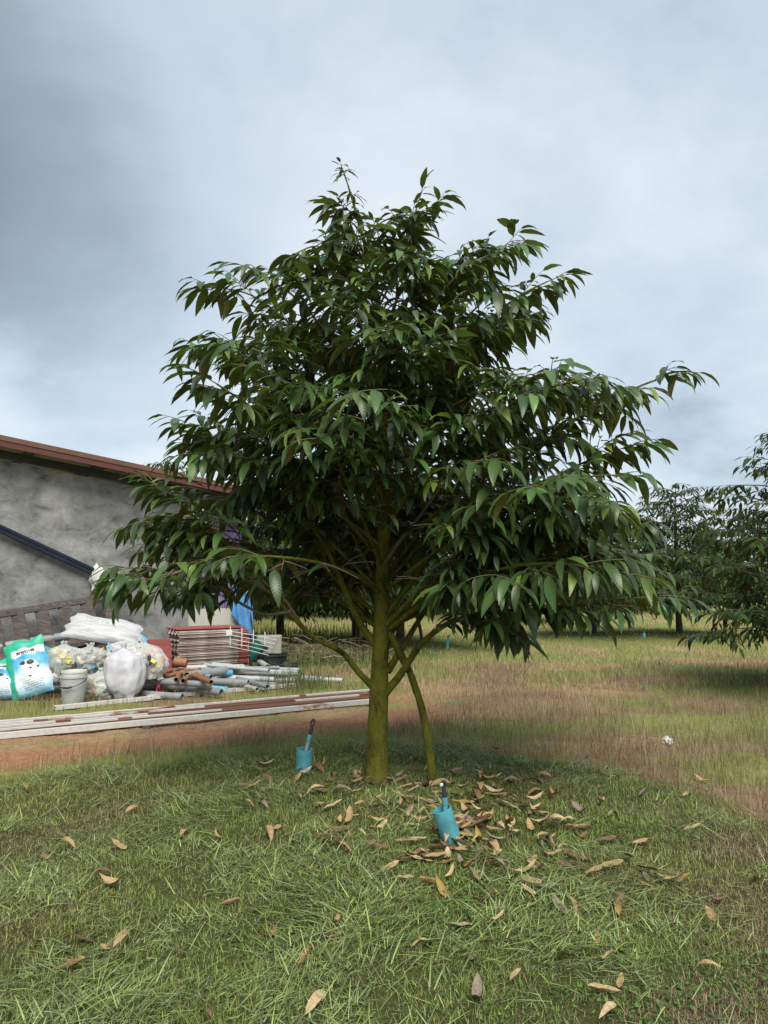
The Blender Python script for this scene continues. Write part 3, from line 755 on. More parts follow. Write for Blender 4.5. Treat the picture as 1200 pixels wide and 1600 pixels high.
mb = MB(); prism(mb, [(WT0 - .4, ztop(WT0 - .4)), (RT1, ztop(RT1)), (RT1, ztop(RT1) - .075), (WT0 - .4, ztop(WT0 - .4) - .075)], RO, RO - .03); mb.build('fascia', M['fascia_brown'], shed)
mb = MB(); prism(mb, [(WT0 - .4, ztop(WT0 - .4) - .078), (RT1, ztop(RT1) - .078), (RT1, ztop(RT1) - .165), (WT0 - .4, ztop(WT0 - .4) - .165)], RO - .012, RO - .045); mb.build('lower_fascia', M['fascia_maroon'], shed)
mb = MB(); prism(mb, [(WT0 - .4, ztop(WT0 - .4) - .012), (RT1, ztop(RT1) - .012), (RT1, ztop(RT1) - .05), (WT0 - .4, ztop(WT0 - .4) - .05)], RO - .033, -5.5); mb.build('roof', M['fascia_brown'], shed)
for t in np.arange(WT0, RT1, 1.05):
    mb = MB(); prism(mb, [(t, ztop(t) - .053), (t + .05, ztop(t + .05) - .053), (t + .05, ztop(t) - .15), (t, ztop(t) - .15)], RO - .05, -5.3); mb.build('purlin', M['dark_steel'], shed)
mb = MB(); prism(mb, [(WT0, ztop(WT0) - .152), (RT1 - .05, ztop(RT1 - .05) - .152), (RT1 - .05, ztop(RT1) - .27), (WT0, ztop(WT0) - .27)], .055, .004); mb.build('roof_beam', M['dark_steel'], shed)
mb = MB(); mb.box(frame(S(wall_pt(4.1, -.04, 1.3))), .06, .06, 2.6); mb.build('porch_post', M['dark_steel'], shed)
lw0, lw1 = WT1 + .01, wall_t(on_plane(392, 960, -.05)); lwz = on_plane(345, 951, -.05).z
mb = MB(); prism(mb, [(lw0, -.1), (lw1, -.1), (lw1, lwz), (lw0, lwz)], -.05, -.15); mb.build('low_wall', M['beige'], shed)

# cloths hanging over the low wall
def cloth(name, mat, pts_fn, nu, nv, label):
    V = [pts_fn(i / nu, j / nv) for j in range(nv + 1) for i in range(nu + 1)]
    o0 = sum(V, Vector()) / len(V); o0.z = min(v.z for v in V)
    m_ = MB(); m_.add([v - o0 for v in V], [(j * (nu + 1) + i, j * (nu + 1) + i + 1, (j + 1) * (nu + 1) + i + 1, (j + 1) * (nu + 1) + i) for j in range(nv) for i in range(nu)])
    ob = m_.build(name, mat, None, True, label, 'cloth'); ob.location = o0
    md = ob.modifiers.new('thick', 'SOLIDIFY'); md.thickness = .006; return ob
m, nt, b = newmat('purple_stripe'); w_ = N(nt, 'ShaderNodeTexWave'); w_.inputs['Scale'].default_value = 9; w_.inputs['Distortion'].default_value = 1.5
t_ = N(nt, 'ShaderNodeTexCoord'); nt.links.new(t_.outputs['Object'], w_.inputs[0])
nt.links.new(nramp(nt, w_.outputs[1], [(.3, (.15, .11, .23)), (.7, (.25, .18, .32))]), b.inputs['Base Color']); b.inputs['Roughness'].default_value = .9; M['purple'] = m  # purples darkened to stand for the shade under the roof
M['blue_cloth'] = noisy('blue_cloth', [(.3, (.06, .20, .44)), (.7, (.12, .33, .60))], 3, .85, .1)
def pc(u, v):
    t = wall_t(on_plane(312, 900, -.22)) + u * .82; z = lwz - .25 + v * 1.75
    return wall_pt(t, -.26 + .05 * math.sin(u * 15 + v * 2) * (.3 + v) , z)
cloth('purple_cloth', M['purple'], pc, 24, 14, 'striped purple cloth hanging behind the low beige wall of the shed')
def bc(u, v):
    a = on_plane(362, 905, .02); t0 = wall_t(a); zt = a.z
    t = t0 + u * .34 + .13 * (1 - v) * u; z = zt - (1 - v) * (1.15 - .5 * (1 - u))
    return wall_pt(t, .03 + .05 * math.sin(u * 11 + v * 3), z + .05 * u)
cloth('blue_cloth', M['blue_cloth'], bc, 16, 14, 'blue cloth draped down over the end of the low beige wall')

# navy steel tube on the wall with plastic bags tied to its end
M['navy'] = noisy('navy_paint', [(.3, (.008, .012, .022)), (.7, (.016, .024, .040))], 4, .35, .05)
M['white_plastic'] = noisy('white_plastic', [(.3, (.45, .45, .44)), (.7, (.60, .60, .58))], 5, .4, .3, .01)
nav = thing('steel_tube', on_plane(140, 893, .10), 'navy blue steel tube slanting down across the cement wall', 'tube')
p0 = on_plane(-160, 752, .10); p1 = on_plane(145, 893, .10)
ax = (p1 - p0).normalized(); ny_ = WN_; zz_ = ax.cross(ny_)
for off, hgt in ((.030, .052), (-.028, .060)):
    mb = MB(); F_ = frame((p0 + p1) / 2 - nav.location + zz_ * -off, ax, zz_); mb.box(F_, (p1 - p0).length, .075, hgt, bev=.008); mb.build('rail', M['navy'], nav)
for f in (.12, .62):
    mb = MB(); q_ = p0.lerp(p1, f); mb.box(frame(q_ - nav.location - WN_ * .07, ax, zz_), .05, .055, .06); mb.build('wall_bracket', M['dark_steel'], nav)
def crumple(name, c0, sx, sy, sz, seed, mat, label=None, cat=None, parent=None, group=None, amp=.28, freq=2.4, flat=.0, n=(28, 18), rot=0.0, tie=0.0, lean=(0, 0), fine=.05, sq=1.0, uvfn=None):
    """crumpled bag: a displaced closed surface, base flattened where it rests, gathered where it is tied"""
    nu, nv = n; V = []; UV = []; r_ = random.Random(seed); off = Vector((r_.uniform(-9, 9), r_.uniform(-9, 9), r_.uniform(-9, 9)))
    def sp(v_): return math.copysign(abs(v_) ** sq, v_)
    for j in range(nv + 1):
        ph = math.pi * j / nv
        for i in range(nu):
            th = 2 * math.pi * i / nu
            d = Vector((sp(math.cos(th)) * sp(math.sin(ph)), sp(math.sin(th)) * sp(math.sin(ph)), -sp(math.cos(ph))))
            k2 = 1 + amp * mnoise.noise(d * freq + off) + fine * mnoise.turbulence(d * freq * 2.6 + off, 3, False)
            p = Vector((d.x * k2 * sx / 2, d.y * k2 * sy / 2, (d.z * k2 * .5 + .5) * sz))
            if p.z < sz * flat: p.z = sz * flat * .0 + p.z * .12
            hf = max(0, p.z / sz)
            if tie and hf > 1 - tie:
                g = (hf - (1 - tie)) / tie; s2 = 1 - .88 * min(1, g * 1.6) if g < .62 else .12 + (g - .62) * .9
                fl = 1 + .25 * math.sin(th * 7 + r_.uniform(0, .2)) * g; p.x *= s2 * fl; p.y *= s2 * fl
            elif tie: fo2 = 1 + .05 * math.sin(th * 11 + 2 * math.sin(hf * 5)) * hf; p.x *= fo2; p.y *= fo2
            p.x += lean[0] * hf * hf; p.y += lean[1] * hf * hf
            V.append(p); UV.append((i / nu, j / nv))
    F = [(j * nu + i, j * nu + (i + 1) % nu, (j + 1) * nu + (i + 1) % nu, (j + 1) * nu + i) for j in range(nv) for i in range(nu)]
    Rm = Matrix.Rotation(rot, 3, 'Z'); zmin = min(p.z for p in V)
    if parent is None:
        m_ = MB(); m_.add([Rm @ (p - Vector((0, 0, zmin))) for p in V], F, (1, 1, 1), UV); o = m_.build(name, mat, None, True, label, cat, group); o.location = c0; [o.data.attributes.remove(o.data.attributes[k3]) for k3 in ('sharp_edge',) if k3 in o.data.attributes]; return o
    m_ = MB(); m_.add([Rm @ p + c0 for p in V], F, (1, 1, 1), UV); return m_.build(name, mat, parent, True)
q_ = on_plane(152, 912, .14)
crumple('plastic_bag', q_ - UP * .14, .22, .16, .40, 4, M['white_plastic'], 'white plastic bag tied over the lower end of the navy tube', 'plastic bag', amp=.6, freq=1.8, fine=.10)
q_ = on_plane(176, 912, .10)
crumple('plastic_bag', q_ - UP * .14, .24, .16, .27, 9, M['white_plastic'], 'small crumpled white bag hanging beside the end of the navy tube', 'plastic bag', amp=.6, freq=1.9, fine=.1)

# old wooden steps leaning on their side against the wall
M['old_wood'] = noisy('weathered_wood', [(.25, (.030, .025, .022)), (.5, (.070, .058, .050)), (.8, (.15, .13, .115))], 4, .85, .5, .008, 8, (1, 8, 8))
a0 = on_plane(-150, 985, .30); a1 = on_plane(176, 931, .22)
lad = thing('wooden_steps', Vector((a0.x, a0.y, 0)), 'old dark wooden steps leaning on one side against the cement wall', 'steps')
dl = (a1 - a0).normalized(); Ll = (a1 - a0).length
dn = (-UP + WN_ * .42 + WD * .34); dn = (dn - dl * dn.dot(dl)).normalized(); nn = dl.cross(dn)
mb = MB(); mb.box(frame((a0 + a1) / 2 - lad.location, dl, nn), Ll, .10, .035, bev=.005); mb.build('stringer', M['old_wood'], lad)
b0_, b1_ = a0 + dn * .70, a1 + dn * .70
mb = MB(); mb.box(frame((b0_ + b1_) / 2 - lad.location, dl, nn), Ll, .10, .035, bev=.005); mb.build('stringer', M['old_wood'], lad)
ns = 9
for i in range(ns):
    f = .04 + .93 * i / (ns - 1); c_ = a0.lerp(a1, f) + dn * .35
    mb = MB(); mb.box(frame(c_ - lad.location, dn, (nn * .9 + dl * .3)), .62, .19, .028, bev=.004); mb.build('tread', M['old_wood'], lad)

# ------------------------------------------------------------------ pipes
def pmat(name, a, b_, rough=.45): return noisy(name, [(.3, a), (.55, tuple((x_ + y_) / 2 for x_, y_ in zip(a, b_))), (.75, b_)], 5, rough, .08, .003, 6)
M['pvc_grey'] = pmat('grey_pvc', (.16, .175, .185), (.29, .305, .31)); M['pvc_light'] = pmat('light_pvc', (.30, .32, .325), (.46, .48, .47))
M['pvc_blue'] = pmat('blue_pvc', (.06, .26, .40), (.13, .42, .58)); M['pvc_teal'] = pmat('teal_pvc', (.20, .42, .46), (.34, .55, .57))
M['clay'] = pmat('orange_hose', (.20, .085, .035), (.31, .15, .07), .6); M['pvc_dark'] = pmat('dark_pvc', (.06, .065, .07), (.12, .125, .13))
PG = 'loose pipes in the heap beside the shed'
def pipe(pts, r, mat, label, name='pipe', group=None, n=12):
    P = [Vector(p) for p in pts]; o0 = Vector((P[0].x, P[0].y, min(p.z for p in P) - r)); m_ = MB(); m_.pipe([p - o0 for p in P], r, r * .84, n)
    o = m_.build(name, M[mat], None, True, label, 'pipe', group); o.location = o0; return o
big = thing('elbow_pipe', atz(0, 1060, 0), 'long grey pipe with a bright blue elbow bending down over the rubbish sacks', 'pipe')
e = [wall_pt(-1.6, .42, .50), on_plane(0, 1011, .42), on_plane(168, 983, .42)]
mb = MB(); mb.pipe([p - big.location for p in e], .062, .052); mb.build('grey_length', M['pvc_grey'], big, True)
e2 = spline([on_plane(166, 983, .42), on_plane(186, 976, .42), on_plane(198, 982, .45), on_plane(228, 1006, .55), on_plane(240, 1018, .6)], 5)
mb = MB(); mb.pipe([p - big.location for p in e2], .072, .060); mb.build('blue_elbow', M['pvc_blue'], big, True)
rp = random.Random(21)
for lay, (z0, outs) in enumerate(((.05, np.arange(.12, 1.35, .125)), (.14, np.arange(.16, 1.15, .135)), (.235, np.arange(.14, .95, .14)), (.33, np.arange(.18, .72, .15)), (.425, (.2, .36, .5)))):
    for o_ in outs:
        t0 = rp.uniform(-2.6, -1.6); t1 = rp.uniform(1.3, 2.2) - (.3 if lay > 2 else 0); r_ = rp.choice((.045, .045, .05, .038))
        dz = rp.uniform(-.01, .02)
        mt = rp.choice(('pvc_grey', 'pvc_grey', 'pvc_grey', 'pvc_light', 'pvc_dark'))
        pipe([wall_pt(t0, o_ + rp.uniform(-.03, .03), z0 + dz), wall_pt(t1, o_ + rp.uniform(-.03, .03), z0 + dz + .01)], r_, mt,
             {'pvc_grey': 'mid grey plastic pipe stacked in the heap behind the rubbish bags', 'pvc_light': 'pale grey plastic pipe stacked in the heap behind the rubbish bags', 'pvc_dark': 'dark grey plastic pipe stacked in the heap behind the rubbish bags'}[mt], group='stacked ' + mt.replace('pvc_', '') + ' pipes behind the bags')
for (ax_, ay_, bx_, by_, out) in ((-40, 1042, 150, 1000, .62), (60, 1020, 208, 985, .52)):
    a, b2 = on_plane(ax_, ay_, out), on_plane(bx_, by_, out); o0 = Vector((a.x, a.y, 0)); mb = MB(); mb.box(frame((a + b2) / 2 - o0, b2 - a), (b2 - a).length, .10, .07, bev=.006)
    o = mb.build('timber_beam', M['old_wood'], None, False, 'dark timber beam lying across the pipes under the long elbow pipe' if ax_ < 0 else 'short timber beam ending beside the blue elbow', 'beam'); o.location = o0
for (x0, y0, x1, y1, l_) in ((50, 1010, 86, 1022, 'upper stub of bright blue pipe poking out beside the clear bag'), (44, 1024, 84, 1034, 'lower stub of pale blue pipe poking out beside the clear bag')):
    pipe([at(x0, y0, 10.35), at(x1 + 20, y1 + 5, 10.6)], .055, 'pvc_blue', l_)
pipe([at(-30, 1040, 10.25), at(14, 1048, 10.3)], .05, 'pvc_teal', 'pale teal pipe end behind the half hidden feed bag')
# loose pipes spread to the right of the bags
LP = [  # x0 y0 x1 y1 z r mat
    (226, 1060, 388, 1067, .15, .048, 'pvc_grey'), (222, 1068, 346, 1082, .10, .05, 'pvc_grey'), (205, 1062, 330, 1070, .20, .042, 'pvc_grey'),
    (224, 1077, 330, 1078, .05, .045, 'pvc_dark'), (222, 1084, 285, 1089, .05, .046, 'pvc_grey'), (292, 1057, 352, 1048, .24, .066, 'pvc_grey'),
    (318, 1074, 356, 1078, .06, .042, 'pvc_blue'), (345, 1051, 362, 1052, .2, .05, 'pvc_blue'), (300, 1041, 470, 1047, .16, .034, 'pvc_light'),
    (310, 1036, 384, 1043, .22, .035, 'pvc_teal'), (335, 1049, 468, 1054, .13, .03, 'pvc_grey'), (352, 1054, 418, 1073, .12, .034, 'pvc_grey'),
    (386, 1055, 505, 1062, .06, .048, 'pvc_light'), (300, 1050, 402, 1077, .10, .03, 'pvc_light'), (372, 1064, 470, 1063, .05, .03, 'pvc_light'),
    (304, 1046, 436, 1043, .20, .028, 'pvc_grey'), (360, 1047, 466, 1050, .16, .026, 'pvc_light'), (412, 1052, 468, 1057, .1, .028, 'pvc_light'),
    (392, 1025, 418, 1042, .22, .045, 'pvc_light'), (480, 1061, 535, 1063, .05, .036, 'pvc_light'), (330, 1063, 440, 1070, .07, .03, 'pvc_grey'),
    (240, 1046, 330, 1058, .22, .04, 'pvc_grey'), (262, 1055, 392, 1074, .06, .04, 'pvc_dark'), (320, 1039, 420, 1048, .25, .03, 'pvc_light'),
    (280, 1044, 380, 1042, .22, .045, 'pvc_light'), (340, 1058, 430, 1062, .12, .04, 'pvc_light'), (300, 1064, 420, 1066, .03, .045, 'pvc_grey')]
LB = {'pvc_grey': 'grey plastic pipe lying loose in front of the roof tile stack', 'pvc_light': 'pale plastic pipe lying loose in front of the roof tile stack',
      'pvc_dark': 'dark plastic pipe lying low in front of the roof tile stack', 'pvc_blue': 'short bright blue pipe end among the loose grey pipes', 'pvc_teal': 'pale teal pipe lying on top of the loose pipes'}
for (x0, y0, x1, y1, z, r_, mt) in LP:
    a = atz(x0, y0, z); b2 = atz(x1, y1, max(r_, z - .02)); sw = ('short ' if (b2 - a).length < .75 and 'short' not in LB[mt] else '') + ('thick ' if r_ >= .045 else ('thin ' if r_ <= .031 else '')); pipe([a, b2], r_, mt, sw + LB[mt], group=sw + 'loose ' + mt.replace('pvc_', '') + ' pipes by the tile stack')
M['pink'] = noisy('pink_ribbon', [(.3, (.55, .06, .14)), (.7, (.7, .10, .2))], 6, .5, .1)
mb = MB(); c_ = atz(252, 1066, .17); o0 = Vector((c_.x, c_.y, .02))
for k2 in range(2):
    mb.tube([c_ - o0 + Vector((.012 * k2, math.cos(a) * .12, math.sin(a) * .10 - .02)) for a in np.linspace(0, 6.28, 20)], .008, 5)
mb.tube([c_ - o0 + Vector((0, -.12, 0)), c_ - o0 + Vector((-.02, -.15, -.08)), c_ - o0 + Vector((.02, -.16, -.13))], .007, 5)
o = mb.build('ribbon', M['pink'], None, True, 'pink ribbon tied round the bundle of grey pipes', 'ribbon'); o.location = o0
# orange hoses bent over the pipes
for k2, pts in enumerate(([(245, 1060), (262, 1049), (285, 1047), (305, 1053)], [(275, 1062), (284, 1050), (300, 1049), (318, 1062)], [(286, 1064), (298, 1054), (312, 1046)], [(238, 1052), (260, 1056), (290, 1052), (330, 1066)])):
    pipe(spline([atz(px, py, .24 + .02 * (k2 % 2)) for px, py in pts], 5), .032, 'clay', 'orange-brown bent hose draped over the grey pipes', 'hose', 'orange hoses on the pipes')
pipe([atz(272, 1034, .38), atz(292, 1036, .36)], .07, 'clay', 'short red clay pipe lying against the tile stack')
# white gutter strip along the front of the rubbish
M['white_metal'] = noisy('white_metal', [(.25, (.38, .34, .28)), (.36, (.50, .49, .47)), (.8, (.60, .60, .58))], 3, .5, .1, .003, 7)
def channel(a, b2, w, h, mat, name, label, cat, group=None, lip=True):
    """a folded metal channel lying open side down, 3 mm sheet"""
    o0 = Vector((a.x, a.y, min(a.z, b2.z))); d = (b2 - a); L_ = d.length; F_ = frame((a + b2) / 2 - o0, d)
    m_ = MB(); t = .003
    m_.box(F_ @ Matrix.Translation((0, 0, h - t / 2)), L_, w, t); m_.box(F_ @ Matrix.Translation((0, w / 2 - t / 2, h / 2 - t / 2 - .001)), L_, t, h - t); m_.box(F_ @ Matrix.Translation((0, -w / 2 + t / 2, h / 2 - t / 2 - .001)), L_, t, h - t)
    o = m_.build(name, mat, None, False, label, cat, group); o.location = o0; return o
channel(atz(85, 1109, .01), atz(238, 1093, .01), .09, .045, M['white_metal'], 'gutter_strip', 'white metal strip lying in front of the bucket and sacks', 'metal strip')
channel(atz(230, 1092, .015), atz(466, 1072, .015), .10, .045, M['white_metal'], 'gutter_strip', 'white metal strip lying in front of the loose pipes', 'metal strip')

# ------------------------------------------------------------------ rusty white metal strips on the ground
def rust_mat(name, lo):
    m_, nt_, b_ = newmat(name); f = ntex(nt_, 1.6, 8, .65, 'Object', .6, (.55, 1, 1)); g = ntex(nt_, 22, 4, .6)
    r_ = nramp(nt_, f, [(lo - .04, (.50, .495, .465)), (lo, (.34, .24, .16)), (lo + .03, (.16, .065, .032)), (.9, (.085, .036, .022))])
    r2 = nmix(nt_, r_, nramp(nt_, g, [(.3, (.85, .84, .82)), (.7, (1.08, 1.08, 1.08))]), 1.0, 'MULTIPLY')
    nt_.links.new(r2, b_.inputs['Base Color']); b_.inputs['Roughness'].default_value = .55; nbump(nt_, b_, g, .15, .003); return m_
RM = [rust_mat('rusty_strip_clean', .60), rust_mat('rusty_strip_worn', .48), rust_mat('rusty_strip_heavy', .36)]
SN = Vector((SH_D.y, -SH_D.x, 0)); s_front = atz(0, 1155, .02)
def sh(a, o_, z): return s_front + SH_D * a - SN * o_ + UP * (z - s_front.z)
rs = random.Random(8)
strips = [(-1.6, 4.35, .05, 0, 0, .08), (-1.6, 4.5, .19, 2, 0, .10), (-1.8, 4.15, .34, 2, 0, .11), (-1.6, 4.6, .50, 2, 0, .11), (-1.9, 4.4, .66, 2, 0, .11), (-1.6, 4.75, .80, 1, 0, .07),
          (-1.7, 1.15, .17, 0, 1, .05), (1.3, 2.3, .20, 0, 1, .05), (-1.7, .55, .36, 0, 1, .05), (.70, 1.5, .34, 0, 1, .05), (3.3, 4.2, .36, 0, 1, .05), (-1.7, .35, .52, 0, 1, .05), (.5, 2.2, .53, 1, 1, .05),
          (1.9, 3.5, .67, 0, 1, .05), (-1.7, 1.2, .69, 0, 1, .05), (3.6, 4.6, .70, 0, 1, .05)]
lb = ['mostly white metal strip in the pile on red soil', 'rust-stained white metal strip in the pile on red soil', 'heavily rusted metal strip in the pile on red soil']
for (a, b2, o_, mi, lay, wd_) in strips:
    z = .02 + .052 * lay
    channel(sh(a, o_, z), sh(b2, o_ + rs.uniform(-.03, .03), z), wd_, .05 if not lay else .016, RM[mi], 'metal_strip', (('short ' if b2 - a < 1.4 else '') + lb[mi]) + (', lying on top' if lay else ', at the bottom'), 'metal strip', 'metal strips on the soil, ' + ('clean', 'worn', 'rusted')[mi] + (' top' if lay else ' bottom') + (' short' if b2 - a < 1.4 else ''))
for t in (-.9, 1.4, 3.6):
    m_ = MB(); c_ = sh(t, .42, -.004); m_.box(frame(Vector((0, 0, 0)), SN), .95, .07, .045, bev=.005); o = m_.build('timber_batten', M['old_wood'], None, False, 'wooden batten underneath the pile of metal strips', 'batten', 'battens under the strips'); o.location = c_

# ------------------------------------------------------------------ sacks, bags and buckets
def plastic_mat(name, tint, alpha):
    m_, nt_, b_ = newmat(name); b_.inputs['Base Color'].default_value = (*tint, 1); b_.inputs['Roughness'].default_value = .28
    f = ntex(nt_, 14, 5, .6); nbump(nt_, b_, f, .6, .02)
    g = nramp(nt_, ntex(nt_, 5, 4, .6), [(.3, (alpha - .16,) * 3), (.7, (alpha + .16,) * 3)]); nt_.links.new(g, b_.inputs['Alpha']); return m_
M['clear_bag'] = plastic_mat('clear_plastic', (.62, .64, .60), .55); M['milky_bag'] = plastic_mat('milky_plastic', (.62, .64, .63), .74)
m, nt, b = newmat('rubbish'); a_ = N(nt, 'ShaderNodeVertexColor', layer_name='Col'); nt.links.new(a_.outputs[0], b.inputs['Base Color']); b.inputs['Roughness'].default_value = .5; M['rubbish'] = m
M['woven'] = noisy('woven_white', [(.3, (.42, .42, .45)), (.7, (.52, .52, .55))], 3, .55, .5, .03, 5, (1, 1, .35))
PAL = [(.6, .62, .6), (.65, .66, .66), (.10, .32, .5), (.62, .55, .06), (.55, .09, .07), (.3, .22, .12), (.12, .3, .12), (.6, .6, .55), (.5, .3, .12), (.25, .3, .32), (.7, .68, .62), (.05, .05, .05), (.55, .2, .25)]
def rubbish_bag(px, py, w, h, d, seed, label, Y=None, z=None, mat='clear_bag', pal=PAL, tie=.2, lean=(0, 0), rot=0, n_in=30):
    c_ = gnd(px, py) if Y is None else at(px, py, Y)
    t = thing('rubbish_bag', c_, label, 'rubbish bag')
    r_ = random.Random(seed)
    m_ = MB()
    for i in range(n_in):
        th = r_.uniform(0, 6.28); q = r_.uniform(.3, .86) ** .6; zf = r_.uniform(.10, .74)
        rad_ = q * math.sqrt(max(.05, 1 - (2 * zf - 1) ** 2)) * .44
        c3 = Vector((math.cos(th) * rad_ * w, math.sin(th) * rad_ * d, zf * h)) + Vector((lean[0], lean[1], 0)) * zf * zf
        rt = Matrix.Rotation(r_.uniform(0, 6), 4, Vector((r_.uniform(-1, 1), r_.uniform(-1, 1), r_.uniform(-1, 1))).normalized()); cc_ = r_.choice(pal)
        Fm = Matrix.Translation(c3) @ rt
        if r_.random() < .45: m_.tube([Fm @ Vector((0, 0, -.05)), Fm @ Vector((0, 0, .02)), Fm @ Vector((0, 0, .045)), Fm @ Vector((0, 0, .065))], [.036, .036, .014, .014], 8, cc_)
        else: m_.box(Fm, r_.uniform(.06, .2), r_.uniform(.05, .14), r_.uniform(.008, .05), cc_, .003)
    m_.build('contents', M['rubbish'], t, False, kind='stuff')
    crumple('bag', Vector((0, 0, 0)), w, d, h, seed, M[mat], parent=t, amp=.16, freq=2.0, flat=.10, n=(40, 26), tie=tie, lean=lean, fine=.14, rot=rot)
    return t
rubbish_bag(93, 1056, .46, .45, .36, 31, 'clear bag of mixed rubbish slumped beside the blue pipe stubs', Y=10.35, lean=(.05, 0))
rubbish_bag(139, 1051, .45, .38, .36, 32, 'clear bag of bottles with a yellow one, propped above the bucket', Y=10.45)
rubbish_bag(190, 1040, .42, .36, .36, 33, 'milky bag squeezed between the fertiliser sack and the tied white sack', Y=10.6, mat='milky_bag')
rubbish_bag(238, 1060, .44, .52, .36, 34, 'clear bag with red wrappers leaning at the end of the pipes', Y=10.5, lean=(-.16, 0), pal=PAL + [(.6, .12, .14)] * 4)
rubbish_bag(156, 1094, .40, .40, .32, 35, 'low clear bag of rubbish standing between the bucket and tied white sack', pal=PAL + [(.65, .14, .06), (.62, .55, .06)] * 2)
rubbish_bag(214, 1052, .34, .36, .3, 36, 'small clear bag tucked behind the tied white sack', Y=10.35, mat='clear_bag')
# tied white woven sack
crumple('woven_sack', gnd(195, 1095), .50, .42, .74, 41, M['woven'], 'plump white woven sack tied at the neck with string', 'sack', amp=.14, freq=1.4, flat=.10, n=(60, 44), tie=.24, fine=.06, sq=.92, lean=(-.06, .05))
# pillow shaped printed sacks
def pillow(w, h, d, seed, nx_=22, nz_=26):
    r_ = random.Random(seed); off = Vector((r_.uniform(-9, 9), 0, r_.uniform(-9, 9))); V = []; UV = []; F = []
    for side in (-1, 1):
        for j in range(nz_ + 1):
            for i in range(nx_ + 1):
                u, v = i / nx_ * 2 - 1, j / nz_ * 2 - 1
                th = (max(0, (1 - abs(u) ** 2.4)) * max(0, 1 - abs(v) ** 3.0)) ** .55 * (1 - .18 * v)
                wr = mnoise.turbulence(Vector((u * 1.3, side * 2, v * 1.9)) + off, 4, False) - .4
                edge = 1 - .05 * math.sin(v * 9 + seed) * abs(u) - .04 * (1 - v * v) * -1
                V.append(Vector((u * w / 2 * edge * (1 - .06 * v), side * (d / 2 * th + .035 * wr * th ** .5) , (v + 1) / 2 * h + .02 * math.sin(u * 5 + seed) * (v > .9)))); UV.append(((u + 1) / 2, (v + 1) / 2))
        o_ = len(V) - (nx_ + 1) * (nz_ + 1)
        for j in range(nz_):
            for i in range(nx_):
                q = (o_ + j * (nx_ + 1) + i, o_ + j * (nx_ + 1) + i + 1, o_ + (j + 1) * (nx_ + 1) + i + 1, o_ + (j + 1) * (nx_ + 1) + i); F.append(q if side < 0 else q[::-1])
    return V, F, UV
def sack(c_, w, h, d, seed, mat, label, M3, name='printed_sack'):
    V, F, UV = pillow(w, h, d, seed); m_ = MB(); W = [M3 @ p for p in V]; zm = min(p.z for p in W)
    m_.add([p - Vector((0, 0, zm)) for p in W], F, (1, 1, 1), UV); o = m_.build(name, mat, None, True, label, 'sack'); o.location = c_; return o
